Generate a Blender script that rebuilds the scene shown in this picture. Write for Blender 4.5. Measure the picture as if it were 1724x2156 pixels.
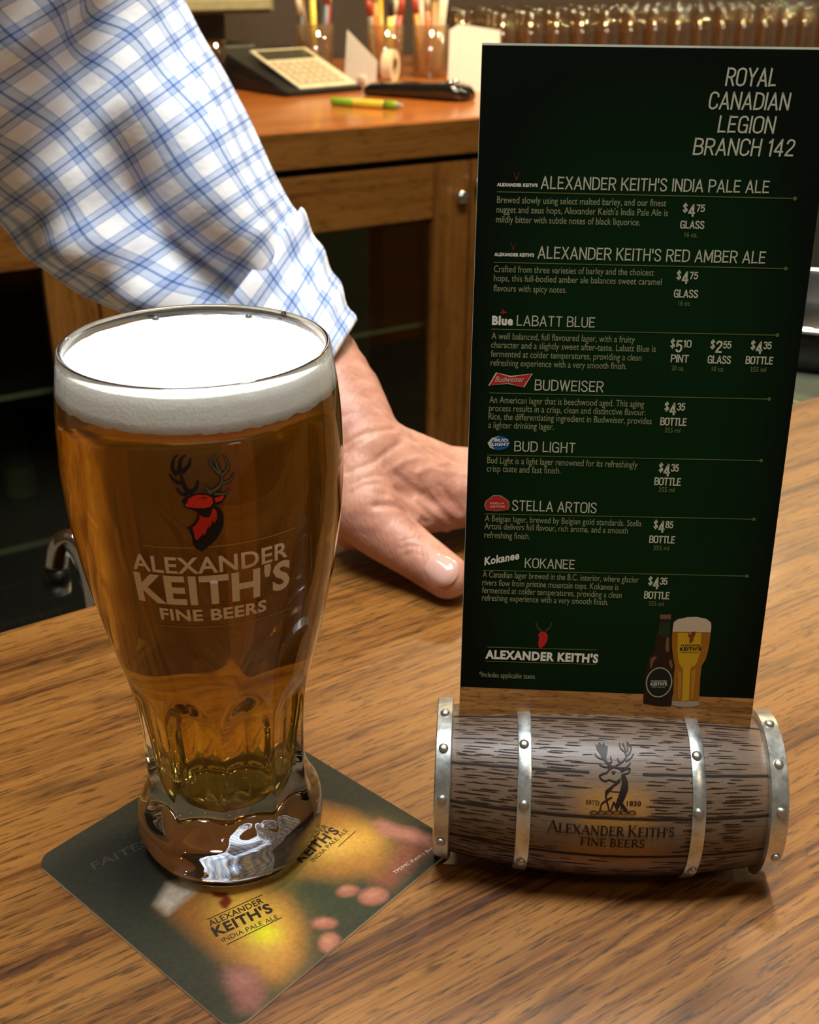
import bpy, bmesh, math, random
import numpy as np
from mathutils import Vector, Matrix, noise
from mathutils.geometry import tessellate_polygon

for _o in list(bpy.data.objects):
    bpy.data.objects.remove(_o, do_unlink=True)
SC = bpy.context.scene
COL = SC.collection
PI = math.pi
RND = random.Random(7)

# ------------------------------------------------------------------ camera, world, lights, exposure
# metres; the bar top is z = 0, the camera looks along +Y and down
cam_data = bpy.data.cameras.new('camera')
cam = bpy.data.objects.new('camera', cam_data)
COL.objects.link(cam)
cam_data.sensor_width = 36.0
cam_data.lens = 2400.0 / 2156.0 * 36.0
cam_data.clip_start = 0.01
cam_data.clip_end = 50
cam_data.dof.use_dof = True
cam_data.dof.focus_distance = 0.40
cam_data.dof.aperture_fstop = 21.0
_p, _r = math.radians(26.5), math.radians(0.55)
_F = Vector((0, math.cos(_p), -math.sin(_p)))
_U0 = Vector((0, math.sin(_p), math.cos(_p)))
_R0 = Vector((1, 0, 0))
_R = _R0 * math.cos(_r) + _U0 * math.sin(_r)
_U = _U0 * math.cos(_r) - _R0 * math.sin(_r)
_m = Matrix((_R, _U, -_F)).transposed().to_4x4()
_m.translation = Vector((0, 0, 0.315))
cam.matrix_world = _m
SC.camera = cam

SC.view_settings.view_transform = 'Standard'
SC.view_settings.look = 'None'
SC.view_settings.gamma = 1.0
SC.view_settings.exposure = 0.0
SC.view_settings.use_curve_mapping = False
SC.cycles.use_denoising = True
SC.cycles.max_bounces = 14
SC.cycles.transmission_bounces = 14
SC.cycles.transparent_max_bounces = 24
SC.cycles.sample_clamp_indirect = 6.0
SC.cycles.blur_glossy = 0.5

world = bpy.data.worlds.new('world')
SC.world = world
world.use_nodes = True
_bg = world.node_tree.nodes['Background']
_bg.inputs[0].default_value = (1.0, 0.74, 0.46, 1)
_bg.inputs[1].default_value = 0.13


def area(name, loc, target, size, power, color=(1, 1, 1), shape='DISK', size_y=None, spread=180):
    ld = bpy.data.lights.new(name, 'AREA')
    ld.shape = shape
    ld.size = size
    if size_y:
        ld.size_y = size_y
    ld.energy = power
    ld.color = color
    ld.spread = math.radians(spread)
    o = bpy.data.objects.new(name, ld)
    COL.objects.link(o)
    o.location = loc
    o.rotation_euler = (Vector(target) - Vector(loc)).to_track_quat('-Z', 'Y').to_euler()
    return o


area('ceiling_panel_over_bar', (0.02, 0.30, 1.65), (0.0, 0.45, 0), 0.95, 40, (0.93, 0.97, 1.0), 'RECTANGLE', 0.42)
area('ceiling_downlight_behind_bar', (0.22, 0.85, 1.50), (0.0, 0.5, 0), 0.14, 13, (1, 0.86, 0.64))
area('room_fill_light', (0.75, -0.6, 1.6), (0.1, 0.4, 0), 0.30, 3, (1, 0.82, 0.58))  # unseen fill light, added to lift the barrel and menu fronts
area('back_counter_lamp', (0.15, 2.45, 1.25), (0.1, 2.6, 0), 0.25, 28, (1, 0.76, 0.42))
for _k, (_x, _y) in enumerate(((0.75, 2.75), (1.15, 3.0), (1.6, 3.25), (2.05, 3.55))):
    area('glint_light', (_x, _y, 1.1 + 0.05 * (_k % 2)), (_x - 0.05, _y + 0.1, 0), 0.03, 11, (1, 0.80, 0.48))  # small unseen lights, added for glints on the upturned glasses

# ------------------------------------------------------------------ materials
MATS = {}


def nodes_of(name):
    m = bpy.data.materials.new(name)
    m.use_nodes = True
    nt = m.node_tree
    b = nt.nodes['Principled BSDF']
    return m, nt, b


def N(nt, typ, **kw):
    n = nt.nodes.new(typ)
    for k, v in kw.items():
        if k.startswith('i_'):
            key = k[2:]
            key = int(key) if key.isdigit() else key
            n.inputs[key].default_value = v
        else:
            setattr(n, k, v)
    return n


def lk(nt, a, b):
    nt.links.new(a, b)


def ramp(nt, fac, stops):
    r = nt.nodes.new('ShaderNodeValToRGB')
    e = r.color_ramp.elements
    while len(e) > 1:
        e.remove(e[-1])
    e[0].position, e[0].color = stops[0][0], (*stops[0][1], 1)
    for p, c in stops[1:]:
        x = e.new(p)
        x.color = (*c, 1)
    lk(nt, fac, r.inputs[0])
    return r.outputs[0]


def coords(nt, scale=(1, 1, 1), which='Object', rot=(0, 0, 0)):
    t = nt.nodes.new('ShaderNodeTexCoord')
    mp = nt.nodes.new('ShaderNodeMapping')
    mp.inputs['Scale'].default_value = scale
    mp.inputs['Rotation'].default_value = rot
    lk(nt, t.outputs[which], mp.inputs['Vector'])
    return mp.outputs[0]


def noise_tex(nt, vec, scale=1.0, detail=4.0, rough=0.55, dist=0.0):
    n = N(nt, 'ShaderNodeTexNoise')
    n.inputs['Scale'].default_value = scale
    n.inputs['Detail'].default_value = detail
    n.inputs['Roughness'].default_value = rough
    n.inputs['Distortion'].default_value = dist
    lk(nt, vec, n.inputs['Vector'])
    return n.outputs['Fac']


def mixc(nt, fac, a, b, mode='MIX'):
    m = nt.nodes.new('ShaderNodeMix')
    m.data_type = 'RGBA'
    m.blend_type = mode
    for i, v in ((0, fac), (6, a), (7, b)):
        if hasattr(v, 'is_linked') or isinstance(v, bpy.types.NodeSocket):
            lk(nt, v, m.inputs[i])
        else:
            m.inputs[i].default_value = v if i == 0 else (*v, 1)
    return m.outputs[2]


def math_n(nt, op, a, b=None, c=None):
    m = nt.nodes.new('ShaderNodeMath')
    m.operation = op
    for i, v in enumerate((a, b, c)):
        if v is None:
            continue
        if isinstance(v, bpy.types.NodeSocket):
            lk(nt, v, m.inputs[i])
        else:
            m.inputs[i].default_value = v
    return m.outputs[0]


def bump(nt, b, height, strength=0.3, dist=0.001):
    n = nt.nodes.new('ShaderNodeBump')
    n.inputs['Strength'].default_value = strength
    n.inputs['Distance'].default_value = dist
    lk(nt, height, n.inputs['Height'])
    lk(nt, n.outputs[0], b.inputs['Normal'])


def plain(name, col, rough=0.5, metal=0.0, var=0.12, vscale=60, spec=0.5, coat=0.0):
    """one-colour surface with a slight procedural mottling"""
    if name in MATS:
        return MATS[name]
    m, nt, b = nodes_of(name)
    f = noise_tex(nt, coords(nt), vscale, 3)
    lo = tuple(c * (1 - var) for c in col)
    hi = tuple(min(1, c * (1 + var)) for c in col)
    lk(nt, ramp(nt, f, [(0.3, lo), (0.7, hi)]), b.inputs['Base Color'])
    b.inputs['Roughness'].default_value = rough
    b.inputs['Metallic'].default_value = metal
    b.inputs['Specular IOR Level'].default_value = spec
    b.inputs['Coat Weight'].default_value = coat
    b.inputs['Coat Roughness'].default_value = 0.08
    MATS[name] = m
    return m


def wood(name, dark, mid, light, along=3.0, across=60.0, axis='X', rough=0.35, coat=0.0, dist=0.6, pores=0.5, veins=0.0):
    if name in MATS:
        return MATS[name]
    m, nt, b = nodes_of(name)
    ax = {'X': 0, 'Y': 1, 'Z': 2}[axis]

    def sc(a, c):
        s = [c, c, c]
        s[ax] = a
        return tuple(s)
    f1 = noise_tex(nt, coords(nt, sc(along, across)), 1.0, 6, 0.62, dist)
    f2 = noise_tex(nt, coords(nt, sc(along * 0.25, across * 0.14)), 1.0, 3, 0.5, 0.5)
    f3 = noise_tex(nt, coords(nt, sc(along * 10, across * 2.2)), 1.0, 4, 0.65)
    f = math_n(nt, 'ADD', math_n(nt, 'MULTIPLY', f1, 0.5), math_n(nt, 'MULTIPLY', f2, 0.5))
    c = ramp(nt, f, [(0.37, dark), (0.45, mid), (0.55, light), (0.66, mid)])
    pr = ramp(nt, f3, [(0.37, (1 - pores,) * 3), (0.47, (1, 1, 1))])
    c = mixc(nt, 1.0, c, pr, 'MULTIPLY')
    if veins:
        f4 = noise_tex(nt, coords(nt, sc(along * 0.35, across * 0.10)), 1.0, 2, 0.45, 0.3)
        vd_ = math_n(nt, 'ABSOLUTE', math_n(nt, 'SUBTRACT', f4, 0.52))
        c = mixc(nt, 1.0, c, ramp(nt, vd_, [(0.0, (1 - veins,) * 3), (0.016, (1, 1, 1))]), 'MULTIPLY')
    lk(nt, c, b.inputs['Base Color'])
    b.inputs['Roughness'].default_value = rough
    b.inputs['Coat Weight'].default_value = coat
    b.inputs['Coat Roughness'].default_value = 0.15
    bump(nt, b, f3, 0.12, 0.0004)
    MATS[name] = m
    return m


def glassy(name, col=(1, 1, 1), ior=1.5, rough=0.0):
    if name in MATS:
        return MATS[name]
    m, nt, b = nodes_of(name)
    b.inputs['Base Color'].default_value = (*col, 1)
    b.inputs['Transmission Weight'].default_value = 1.0
    b.inputs['IOR'].default_value = ior
    b.inputs['Roughness'].default_value = rough
    MATS[name] = m
    return m


def thin_glass(name, tint=(0.9, 0.92, 0.88), gloss=0.10, haze=0.0, hazecol=(0.5, 0.45, 0.35)):
    """single-wall pane: straight-through tint plus mirror reflection and a little diffuse haze"""
    if name in MATS:
        return MATS[name]
    m, nt, b = nodes_of(name)
    nt.nodes.remove(b)
    out = nt.nodes['Material Output']
    tr = N(nt, 'ShaderNodeBsdfTransparent', i_0=(*tint, 1))
    gl = N(nt, 'ShaderNodeBsdfGlossy', i_0=(1, 1, 1, 1))
    gl.inputs['Roughness'].default_value = 0.03
    fr = N(nt, 'ShaderNodeLayerWeight')
    fr.inputs['Blend'].default_value = 0.35
    fac = math_n(nt, 'ADD', math_n(nt, 'MULTIPLY', fr.outputs['Facing'], 0.45), gloss)
    mx = N(nt, 'ShaderNodeMixShader')
    lk(nt, fac, mx.inputs[0]); lk(nt, tr.outputs[0], mx.inputs[1]); lk(nt, gl.outputs[0], mx.inputs[2])
    last = mx.outputs[0]
    if haze:
        df = N(nt, 'ShaderNodeBsdfDiffuse', i_0=(*hazecol, 1))
        m2 = N(nt, 'ShaderNodeMixShader')
        f = noise_tex(nt, coords(nt), 30, 2)
        lk(nt, math_n(nt, 'MULTIPLY', f, haze * 2), m2.inputs[0])
        lk(nt, last, m2.inputs[1]); lk(nt, df.outputs[0], m2.inputs[2])
        last = m2.outputs[0]
    lk(nt, last, out.inputs['Surface'])
    MATS[name] = m
    return m


def painted(name, rough=0.5, spec=0.5, attr='Col'):
    """print whose ink colours are stored on the mesh"""
    if name in MATS:
        return MATS[name]
    m, nt, b = nodes_of(name)
    a = N(nt, 'ShaderNodeVertexColor', layer_name=attr)
    f = noise_tex(nt, coords(nt), 900, 2)
    g = ramp(nt, f, [(0.3, (0.9,) * 3), (0.7, (1.0,) * 3)])
    lk(nt, mixc(nt, 1.0, a.outputs[0], g, 'MULTIPLY'), b.inputs['Base Color'])
    b.inputs['Roughness'].default_value = rough
    b.inputs['Specular IOR Level'].default_value = spec
    MATS[name] = m
    return m


# ------------------------------------------------------------------ object helpers
def empty(name, loc=(0, 0, 0), rz=0.0, label=None, cat=None, group=None):
    o = bpy.data.objects.new(name, None)
    COL.objects.link(o)
    o.empty_display_size = 0.02
    o.location = loc
    o.rotation_euler = (0, 0, rz)
    tag(o, label, cat, group)
    return o


def tag(o, label=None, cat=None, group=None, kind=None):
    if label: o['label'] = label
    if cat: o['category'] = cat
    if group: o['group'] = group
    if kind: o['kind'] = kind
    return o


def obj(name, geo, mats, parent=None, smooth=False, loc=None, rot=None, label=None, auto=None):
    """geo: (verts, faces[, face material indices]) or a bmesh"""
    me = bpy.data.meshes.new(name)
    if isinstance(geo, bmesh.types.BMesh):
        geo.to_mesh(me)
        geo.free()
        idx = None
    else:
        me.from_pydata([tuple(v) for v in geo[0]], [], geo[1])
        idx = geo[2] if len(geo) > 2 else None
    for m in (mats if isinstance(mats, (list, tuple)) else [mats]):
        me.materials.append(m)
    if idx:
        me.polygons.foreach_set('material_index', idx)
    if smooth:
        me.polygons.foreach_set('use_smooth', [True] * len(me.polygons))
        if auto:
            me.set_sharp_from_angle(angle=math.radians(auto))
    me.update()
    o = bpy.data.objects.new(name, me)
    COL.objects.link(o)
    if parent: o.parent = parent
    if loc is not None: o.location = loc
    if rot is not None: o.rotation_euler = rot
    if label: o['label'] = label
    return o


def join(*gs):
    V, F, I = [], [], []
    for g in gs:
        n = len(V)
        V += list(g[0])
        F += [tuple(i + n for i in f) for f in g[1]]
        I += list(g[2]) if len(g) > 2 else [0] * len(g[1])
    return V, F, I


def withmat(g, i):
    return g[0], g[1], [i] * len(g[1])


def box(x0, x1, y0, y1, z0, z1, bev=0.0, segs=2):
    bm = bmesh.new()
    bmesh.ops.create_cube(bm, size=1)
    for v in bm.verts:
        v.co = Vector(((x0 + x1) / 2 + v.co.x * (x1 - x0), (y0 + y1) / 2 + v.co.y * (y1 - y0), (z0 + z1) / 2 + v.co.z * (z1 - z0)))
    if bev:
        bmesh.ops.bevel(bm, geom=list(bm.edges), offset=bev, segments=segs, affect='EDGES', profile=0.5)
    return frombm(bm)


def frombm(bm):
    bm.verts.ensure_lookup_table()
    bm.verts.index_update()
    V = [v.co.copy() for v in bm.verts]
    F = [tuple(v.index for v in f.verts) for f in bm.faces]
    bm.free()
    return V, F


def xform(g, loc=(0, 0, 0), rot=(0, 0, 0)):
    from mathutils import Euler
    M = Matrix.Translation(loc) @ Euler(rot).to_matrix().to_4x4()
    return ([M @ Vector(v) for v in g[0]],) + tuple(g[1:])


def lathe(prof, n=32, cap0=True, cap1=True, rfun=None):
    """prof: list of (r, z)"""
    V, F = [], []
    for r, z in prof:
        for k in range(n):
            a = 2 * PI * k / n
            rr = rfun(r, z, a) if rfun else r
            V.append(Vector((rr * math.cos(a), rr * math.sin(a), z)))
    for i in range(len(prof) - 1):
        for k in range(n):
            k2 = (k + 1) % n
            F.append((i * n + k, i * n + k2, (i + 1) * n + k2, (i + 1) * n + k))
    if cap0: F.append(tuple(range(n))[::-1])
    if cap1: F.append(tuple((len(prof) - 1) * n + k for k in range(n)))
    return V, F


def catmull(pts, sub=6):
    P = [Vector(p) for p in pts]
    out = []
    for i in range(len(P) - 1):
        p0 = P[max(i - 1, 0)]; p1 = P[i]; p2 = P[i + 1]; p3 = P[min(i + 2, len(P) - 1)]
        for k in range(sub):
            t = k / sub
            out.append(0.5 * ((2 * p1) + (p2 - p0) * t + (2 * p0 - 5 * p1 + 4 * p2 - p3) * t * t + (3 * p1 - p0 - 3 * p2 + p3) * t ** 3))
    out.append(P[-1])
    return out


def tube(path, r, n=10, cap=True):
    P = [Vector(p) for p in path]
    R = r if isinstance(r, (list, tuple)) else [r] * len(P)
    V, F = [], []
    ref = Vector((0, 0, 1))
    prev = None
    for i, p in enumerate(P):
        t = (P[min(i + 1, len(P) - 1)] - P[max(i - 1, 0)]).normalized()
        if prev is None:
            a = t.cross(ref)
            if a.length < 1e-3: a = t.cross(Vector((1, 0, 0)))
            a.normalize()
        else:
            a = (prev - t * prev.dot(t)).normalized()
        prev = a
        b = t.cross(a)
        for k in range(n):
            q = 2 * PI * k / n
            V.append(p + (a * math.cos(q) + b * math.sin(q)) * R[i])
    for i in range(len(P) - 1):
        for k in range(n):
            k2 = (k + 1) % n
            F.append((i * n + k, i * n + k2, (i + 1) * n + k2, (i + 1) * n + k))
    if cap:
        F.append(tuple(range(n))[::-1]); F.append(tuple((len(P) - 1) * n + k for k in range(n)))
    return V, F


def copy_tree(o, parent=None):
    c = o.copy()
    COL.objects.link(c)
    if parent: c.parent = parent
    for ch in list(o.children):
        copy_tree(ch, c)
    return c


# ------------------------------------------------------------------ flat marks: lettering, polygons, strokes (all 2-D, then laid on a surface)
_TEXT = {}


def text2d(s, bold=0.0, sp=1.0):
    """outline of a word in the built-in typeface; cap height scaled to 1, left edge at 0"""
    key = (s, bold, sp)
    if key in _TEXT:
        return _TEXT[key]
    cu = bpy.data.curves.new('t', 'FONT')
    cu.body = s
    cu.offset = bold
    cu.space_character = sp
    cu.resolution_u = 3
    o = bpy.data.objects.new('t', cu)
    COL.objects.link(o)
    dg = bpy.context.evaluated_depsgraph_get()
    dg.update()
    me = bpy.data.meshes.new_from_object(o.evaluated_get(dg))
    V = [(v.co.x, v.co.y) for v in me.vertices]
    F = [tuple(p.vertices) for p in me.polygons]
    bpy.data.objects.remove(o)
    bpy.data.curves.remove(cu)
    bpy.data.meshes.remove(me)
    x0 = min(v[0] for v in V); x1 = max(v[0] for v in V)
    V = [(v[0] - x0, v[1]) for v in V]
    _TEXT[key] = (V, F, x1 - x0)
    return _TEXT[key]


CAP = None


def word(s, x0, y0, x1, y1, cap, bold=0.0, shear=0.0, arch=0.0):
    """the word fitted between (x0,y0) and (x1,y1) along its baseline, with the given cap height"""
    global CAP
    if CAP is None:
        v = text2d('H')[0]
        CAP = max(q[1] for q in v)
    V, F, w = text2d(s, bold, 1.0 + 2.2 * max(bold, 0))
    L = math.hypot(x1 - x0, y1 - y0)
    dx, dy = (x1 - x0) / L, (y1 - y0) / L
    sx, sy = L / w, cap / CAP
    if shear:
        sx = (L - abs(shear) * cap) / w
    out = []
    for a, b in V:
        u, v = a * sx + shear * b * sy, b * sy
        if arch: v += arch * (2 * u / L - 1) ** 2
        out.append((x0 + dx * u - dy * v, y0 + dy * u + dx * v))
    return out, F


def poly(pts):
    tri = tessellate_polygon([[Vector((p[0], p[1], 0)) for p in pts]])
    return list(pts), [tuple(t) for t in tri]


def ellipse(cx, cy, rx, ry, n=28, rot=0.0):
    c, s = math.cos(rot), math.sin(rot)
    return [(cx + rx * math.cos(2 * PI * k / n) * c - ry * math.sin(2 * PI * k / n) * s, cy + rx * math.cos(2 * PI * k / n) * s + ry * math.sin(2 * PI * k / n) * c) for k in range(n)]


def ringpoly(cx, cy, rx, ry, w, n=28):
    a = ellipse(cx, cy, rx, ry, n); b = ellipse(cx, cy, rx - w, ry - w, n)
    return a + b, [(k, (k + 1) % n, n + (k + 1) % n, n + k) for k in range(n)]


def stroke(pts, w0, w1=None, sub=4):
    P = catmull([(p[0], p[1], 0) for p in pts], sub) if len(pts) > 2 else [Vector((p[0], p[1], 0)) for p in pts]
    w1 = w0 if w1 is None else w1
    V, F = [], []
    for i, p in enumerate(P):
        t = (P[min(i + 1, len(P) - 1)] - P[max(i - 1, 0)]).normalized()
        n = Vector((-t.y, t.x, 0))
        w = (w0 + (w1 - w0) * i / (len(P) - 1)) / 2
        V += [tuple((p + n * w)[:2]), tuple((p - n * w)[:2])]
        if i: F.append((2 * i - 2, 2 * i - 1, 2 * i + 1, 2 * i))
    return V, F


def lay(parts, fmap, maxlen=None):
    """join 2-D shapes and lay them on a surface; fmap(x, y) -> 3-D point"""
    V, F, _ = join(*[([(a, b, 0) for a, b in p[0]], p[1]) for p in parts])
    if maxlen:
        bm = bmesh.new()
        vs = [bm.verts.new(v) for v in V]
        for f in F:
            try: bm.faces.new([vs[i] for i in f])
            except ValueError: pass
        bmesh.ops.triangulate(bm, faces=bm.faces)
        for _k in range(4):
            es = [e for e in bm.edges if e.calc_length() > maxlen]
            if not es: break
            bmesh.ops.subdivide_edges(bm, edges=es, cuts=1)
            bmesh.ops.triangulate(bm, faces=bm.faces)
        V, F = frombm(bm)
    return [fmap(v[0], v[1]) for v in V], F


def facing(g, toward):
    """flip faces so they look toward a point"""
    V, F = g[0], g[1]
    out = []
    for f in F:
        a, b, c = Vector(V[f[0]]), Vector(V[f[1]]), Vector(V[f[2]])
        out.append(f if (b - a).cross(c - a).dot(Vector(toward) - a) >= 0 else f[::-1])
    return V, out


def set_colors(o, cols):
    a = o.data.color_attributes.new('Col', 'FLOAT_COLOR', 'POINT')
    flat = []
    for c in cols: flat += [c[0], c[1], c[2], 1.0]
    a.data.foreach_set('color', flat)


# ------------------------------------------------------------------ traced marks (millimetres on the thing itself)
MENU_TEXT = [  # words, left mm, right mm, baseline mm at left and right, cap height mm, style
 ('ROYAL',20.90,36.51,218.73,218.81,5.38,'I'),
 ('CANADIAN',16.43,41.23,211.86,212.08,5.22,'I'),
 ('LEGION',19.94,37.63,205.07,205.21,5.16,'I'),
 ('BRANCH 142',13.03,44.34,198.33,198.52,5.23,'I'),
 ("ALEXANDER KEITH'S INDIA PALE ALE",-33.66,37.84,187.20,187.38,4.01,'H'),
 ("ALEXANDER KEITH'S",-47.54,-34.67,187.90,188.00,0.94,'B'),
 ('Brewed slowly using select malted barley, and our finest',-47.34,6.25,182.66,182.87,2.09,'D'),
 ("nugget and zeus hops, Alexander Keith's India Pale Ale is",-47.35,7.04,179.67,179.84,2.10,'D'),
 ('mildly bitter with subtle notes of black liquorice.',-47.37,-1.45,176.66,176.69,2.11,'D'),
 ("ALEXANDER KEITH'S RED AMBER ALE",-33.52,39.27,165.27,165.72,4.04,'H'),
 ("ALEXANDER KEITH'S",-47.49,-34.69,166.09,166.16,0.98,'B'),
 ('Crafted from three varieties of barley and the choicest',-47.43,4.22,160.83,161.07,2.11,'D'),
 ('hops, this full-bodied amber ale balances sweet caramel',-47.31,6.97,157.85,158.17,2.12,'D'),
 ('flavours with spicy notes.',-47.33,-23.50,154.72,154.72,2.13,'D'),
 ('$',11.58,13.11,181.07,181.10,2.65,'P'),
 ('4',13.38,15.53,179.71,179.75,3.91,'P'),
 ('75',15.81,18.52,181.21,181.26,2.39,'P'),
 ('GLASS',11.27,18.85,175.98,176.00,2.54,'P'),
 ('16 oz.',12.94,16.96,173.39,173.40,1.53,'O'),
 ('$',11.56,13.08,159.92,159.95,2.75,'P'),
 ('4',13.35,15.49,158.51,158.55,4.06,'P'),
 ('75',15.76,18.44,160.07,160.13,2.49,'P'),
 ('GLASS',11.30,19.02,154.09,154.13,2.65,'P'),
 ('16 oz.',12.98,16.96,151.53,151.56,1.60,'O'),
 ('Blue',-47.39,-40.48,143.75,143.85,2.72,'S'),
 ('LABATT BLUE',-39.25,-13.56,143.47,143.60,3.59,'H'),
 ('A well balanced, full flavoured lager, with a fruity',-47.34,-0.11,138.76,139.09,2.19,'D'),
 ('character and a slightly sweet after-taste. Labatt Blue is',-47.36,6.99,135.79,136.19,2.20,'D'),
 ('fermented at colder temperatures, providing a clean',-47.32,2.59,132.75,133.12,2.22,'D'),
 ('refreshing experience with a very smooth finish.',-47.27,-2.12,129.75,130.16,2.23,'D'),
 ('$',11.64,13.16,137.54,137.57,2.86,'P'),
 ('5',13.44,15.58,136.07,136.13,4.23,'P'),
 ('10',15.85,18.53,137.71,137.78,2.59,'P'),
 ('PINT',12.21,18.08,132.67,132.68,2.75,'P'),
 ('20 oz.',12.79,16.84,129.99,130.02,1.66,'O'),
 ('$',24.71,26.21,137.59,137.63,2.86,'P'),
 ('2',26.50,28.61,136.13,136.18,4.22,'P'),
 ('55',28.86,31.51,137.76,137.83,2.58,'P'),
 ('GLASS',24.34,31.92,132.64,132.69,2.74,'P'),
 ('10 oz.',26.01,29.98,130.05,130.09,1.66,'O'),
 ('$',37.80,39.29,137.71,137.75,2.85,'P'),
 ('4',39.59,41.70,136.25,136.30,4.21,'P'),
 ('35',41.92,44.56,137.88,137.95,2.58,'P'),
 ('BOTTLE',36.74,45.64,132.75,132.84,2.74,'P'),
 ('355 ml',38.50,43.72,130.24,130.31,1.65,'O'),
 ('BUDWEISER',-32.21,-9.22,121.79,121.92,3.87,'H'),
 ('An American lager that is beechwood aged. This aging',-47.21,4.75,116.90,117.42,2.28,'D'),
 ('process results in a crisp, clean and distinctive flavour.',-47.25,5.53,113.97,114.60,2.29,'D'),
 ('Rice, the differentiating ingredient in Budweiser, provides',-47.28,7.76,111.02,111.66,2.30,'D'),
 ('a lighter drinking lager.',-47.25,-24.93,108.27,108.41,2.31,'D'),
 ('$',11.64,13.14,116.12,116.17,2.97,'P'),
 ('4',13.41,15.53,114.61,114.67,4.39,'P'),
 ('35',15.79,18.45,116.31,116.39,2.69,'P'),
 ('BOTTLE',10.71,19.43,110.96,111.07,2.85,'P'),
 ('355 ml',12.37,17.59,108.56,108.64,1.72,'O'),
 ('BUD LIGHT',-38.09,-17.14,100.15,100.42,3.80,'H'),
 ('Bud Light is a light lager renowned for its refreshingly',-47.13,4.32,95.38,96.09,2.36,'D'),
 ('crisp taste and fast finish.',-47.17,-21.75,92.55,92.91,2.37,'D'),
 ('$',11.64,13.12,94.54,94.59,3.08,'P'),
 ('4',13.40,15.49,92.97,93.04,4.56,'P'),
 ('35',15.75,18.37,94.75,94.83,2.79,'P'),
 ('BOTTLE',10.59,19.54,89.62,89.76,2.96,'P'),
 ('355 ml',12.26,17.65,87.29,87.39,1.78,'O'),
 ('STELLA ARTOIS',-37.85,-8.49,78.40,78.92,4.02,'H'),
 ('A Belgian lager, brewed by Belgian gold standards. Stella',-47.15,7.43,73.89,74.89,2.31,'D'),
 ('Artois delivers full flavour, rich aroma, and a smooth',-47.18,2.98,71.07,72.00,2.32,'D'),
 ('refreshing finish.',-47.14,-31.05,68.08,68.28,2.33,'D'),
 ('$',11.66,13.14,73.82,73.87,3.00,'P'),
 ('4',13.41,15.50,72.29,72.37,4.44,'P'),
 ('85',15.76,18.38,74.03,74.12,2.72,'P'),
 ('BOTTLE',10.65,19.49,68.29,68.46,2.89,'P'),
 ('355 ml',12.35,17.72,65.66,65.78,1.74,'O'),
 ('Kokanee',-46.64,-33.75,57.72,60.78,3.55,'K'),
 ('KOKANEE',-32.35,-14.68,57.06,57.48,3.84,'H'),
 ('A Canadian lager brewed in the B.C. interior, where glacier',-47.15,8.21,52.63,53.58,2.39,'D'),
 ('rivers flow from pristine mountain tops. Kokanee is',-47.18,1.36,49.48,50.41,2.40,'D'),
 ('fermented at colder temperatures, providing a clean',-47.14,2.68,46.46,47.39,2.41,'D'),
 ('refreshing experience with a very smooth finish.',-47.04,-1.84,43.51,44.50,2.42,'D'),
 ('$',11.64,13.11,52.37,52.43,3.11,'P'),
 ('4',13.39,15.47,50.80,50.87,4.60,'P'),
 ('35',15.72,18.34,52.60,52.70,2.81,'P'),
 ('BOTTLE',10.65,19.51,46.94,47.13,2.99,'P'),
 ('355 ml',12.44,17.77,44.30,44.43,1.80,'O'),
 ("ALEXANDER KEITH'S",-44.97,-3.83,20.44,21.47,3.22,'B'),
 ('*Includes applicable taxes.',-46.98,-26.11,13.06,13.32,2.15,'D'),
]
MENU_RULES = [  # x0, y0, x1, y1, dot at the right end
 (-47.48,186.21,46.16,185.96,1),
 (-47.55,164.06,46.02,164.18,1),
 (-47.47,142.25,46.00,142.66,1),
 (-47.35,120.60,45.87,121.17,1),
 (-47.25,98.70,45.77,99.71,1),
 (-47.19,77.17,45.76,78.48,1),
 (-47.26,55.76,45.80,57.13,1),
 (-44.44,25.49,-4.71,26.05,0),
 (-44.80,19.74,-4.66,20.18,0),
]
LEAF = [(-45.1,147.7),(-44.3,148.2),(-43.9,149.1),(-43.4,148.3),(-42.6,147.9),(-43.2,147.5),(-43.9,147.2)]
BOW = [(-47.4,123.2),(-45.0,127.5),(-40.5,126.2),(-33.5,127.5),(-36.1,123.0),(-41.1,124.3)]
BOWTEXT = [(-45.6,124.4),(-35.6,124.7)]
OVAL = [(-43.3,103.1),(-39.7,103.2),(-43.4,105.6)]
SWOOSH = [(-43.1,105.6),(-45.9,104.8),(-47.3,103.0),(-46.4,101.4),(-44.6,100.7),(-46.0,102.3),(-45.8,103.6),(-44.8,104.7)]
OVALTEXT = [(-45.1,103.6),(-40.2,103.7),(-45.8,102.1),(-39.7,102.3),(-45.2,104.8)]
CART = [(-47.2,80.2),(-46.8,82.0),(-45.5,82.9),(-44.4,83.9),(-42.2,83.9),(-40.8,83.1),(-39.5,82.2),(-39.0,80.5),(-39.5,79.1),(-43.1,78.6),(-46.5,78.7)]
CARTTEXT = [(-45.5,80.8),(-40.6,81.0),(-45.6,79.6),(-40.3,79.8),(-45.5,81.7)]
STAG_SMALL = [(-26.1,31.6),(-24.8,32.7),(-23.1,32.1),(-22.6,30.6),(-22.8,28.6),(-23.8,26.8),(-25.3,25.4),(-26.0,27.3),(-25.8,29.7)]
STAG_ANTL = [(-25.1,32.7),(-26.6,34.3),(-27.3,36.4)]
STAG_ANTR = [(-23.7,32.7),(-22.1,34.3),(-21.5,36.6)]
STRIP = [(-53.8,7.7),(53.3,9.8)]
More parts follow.
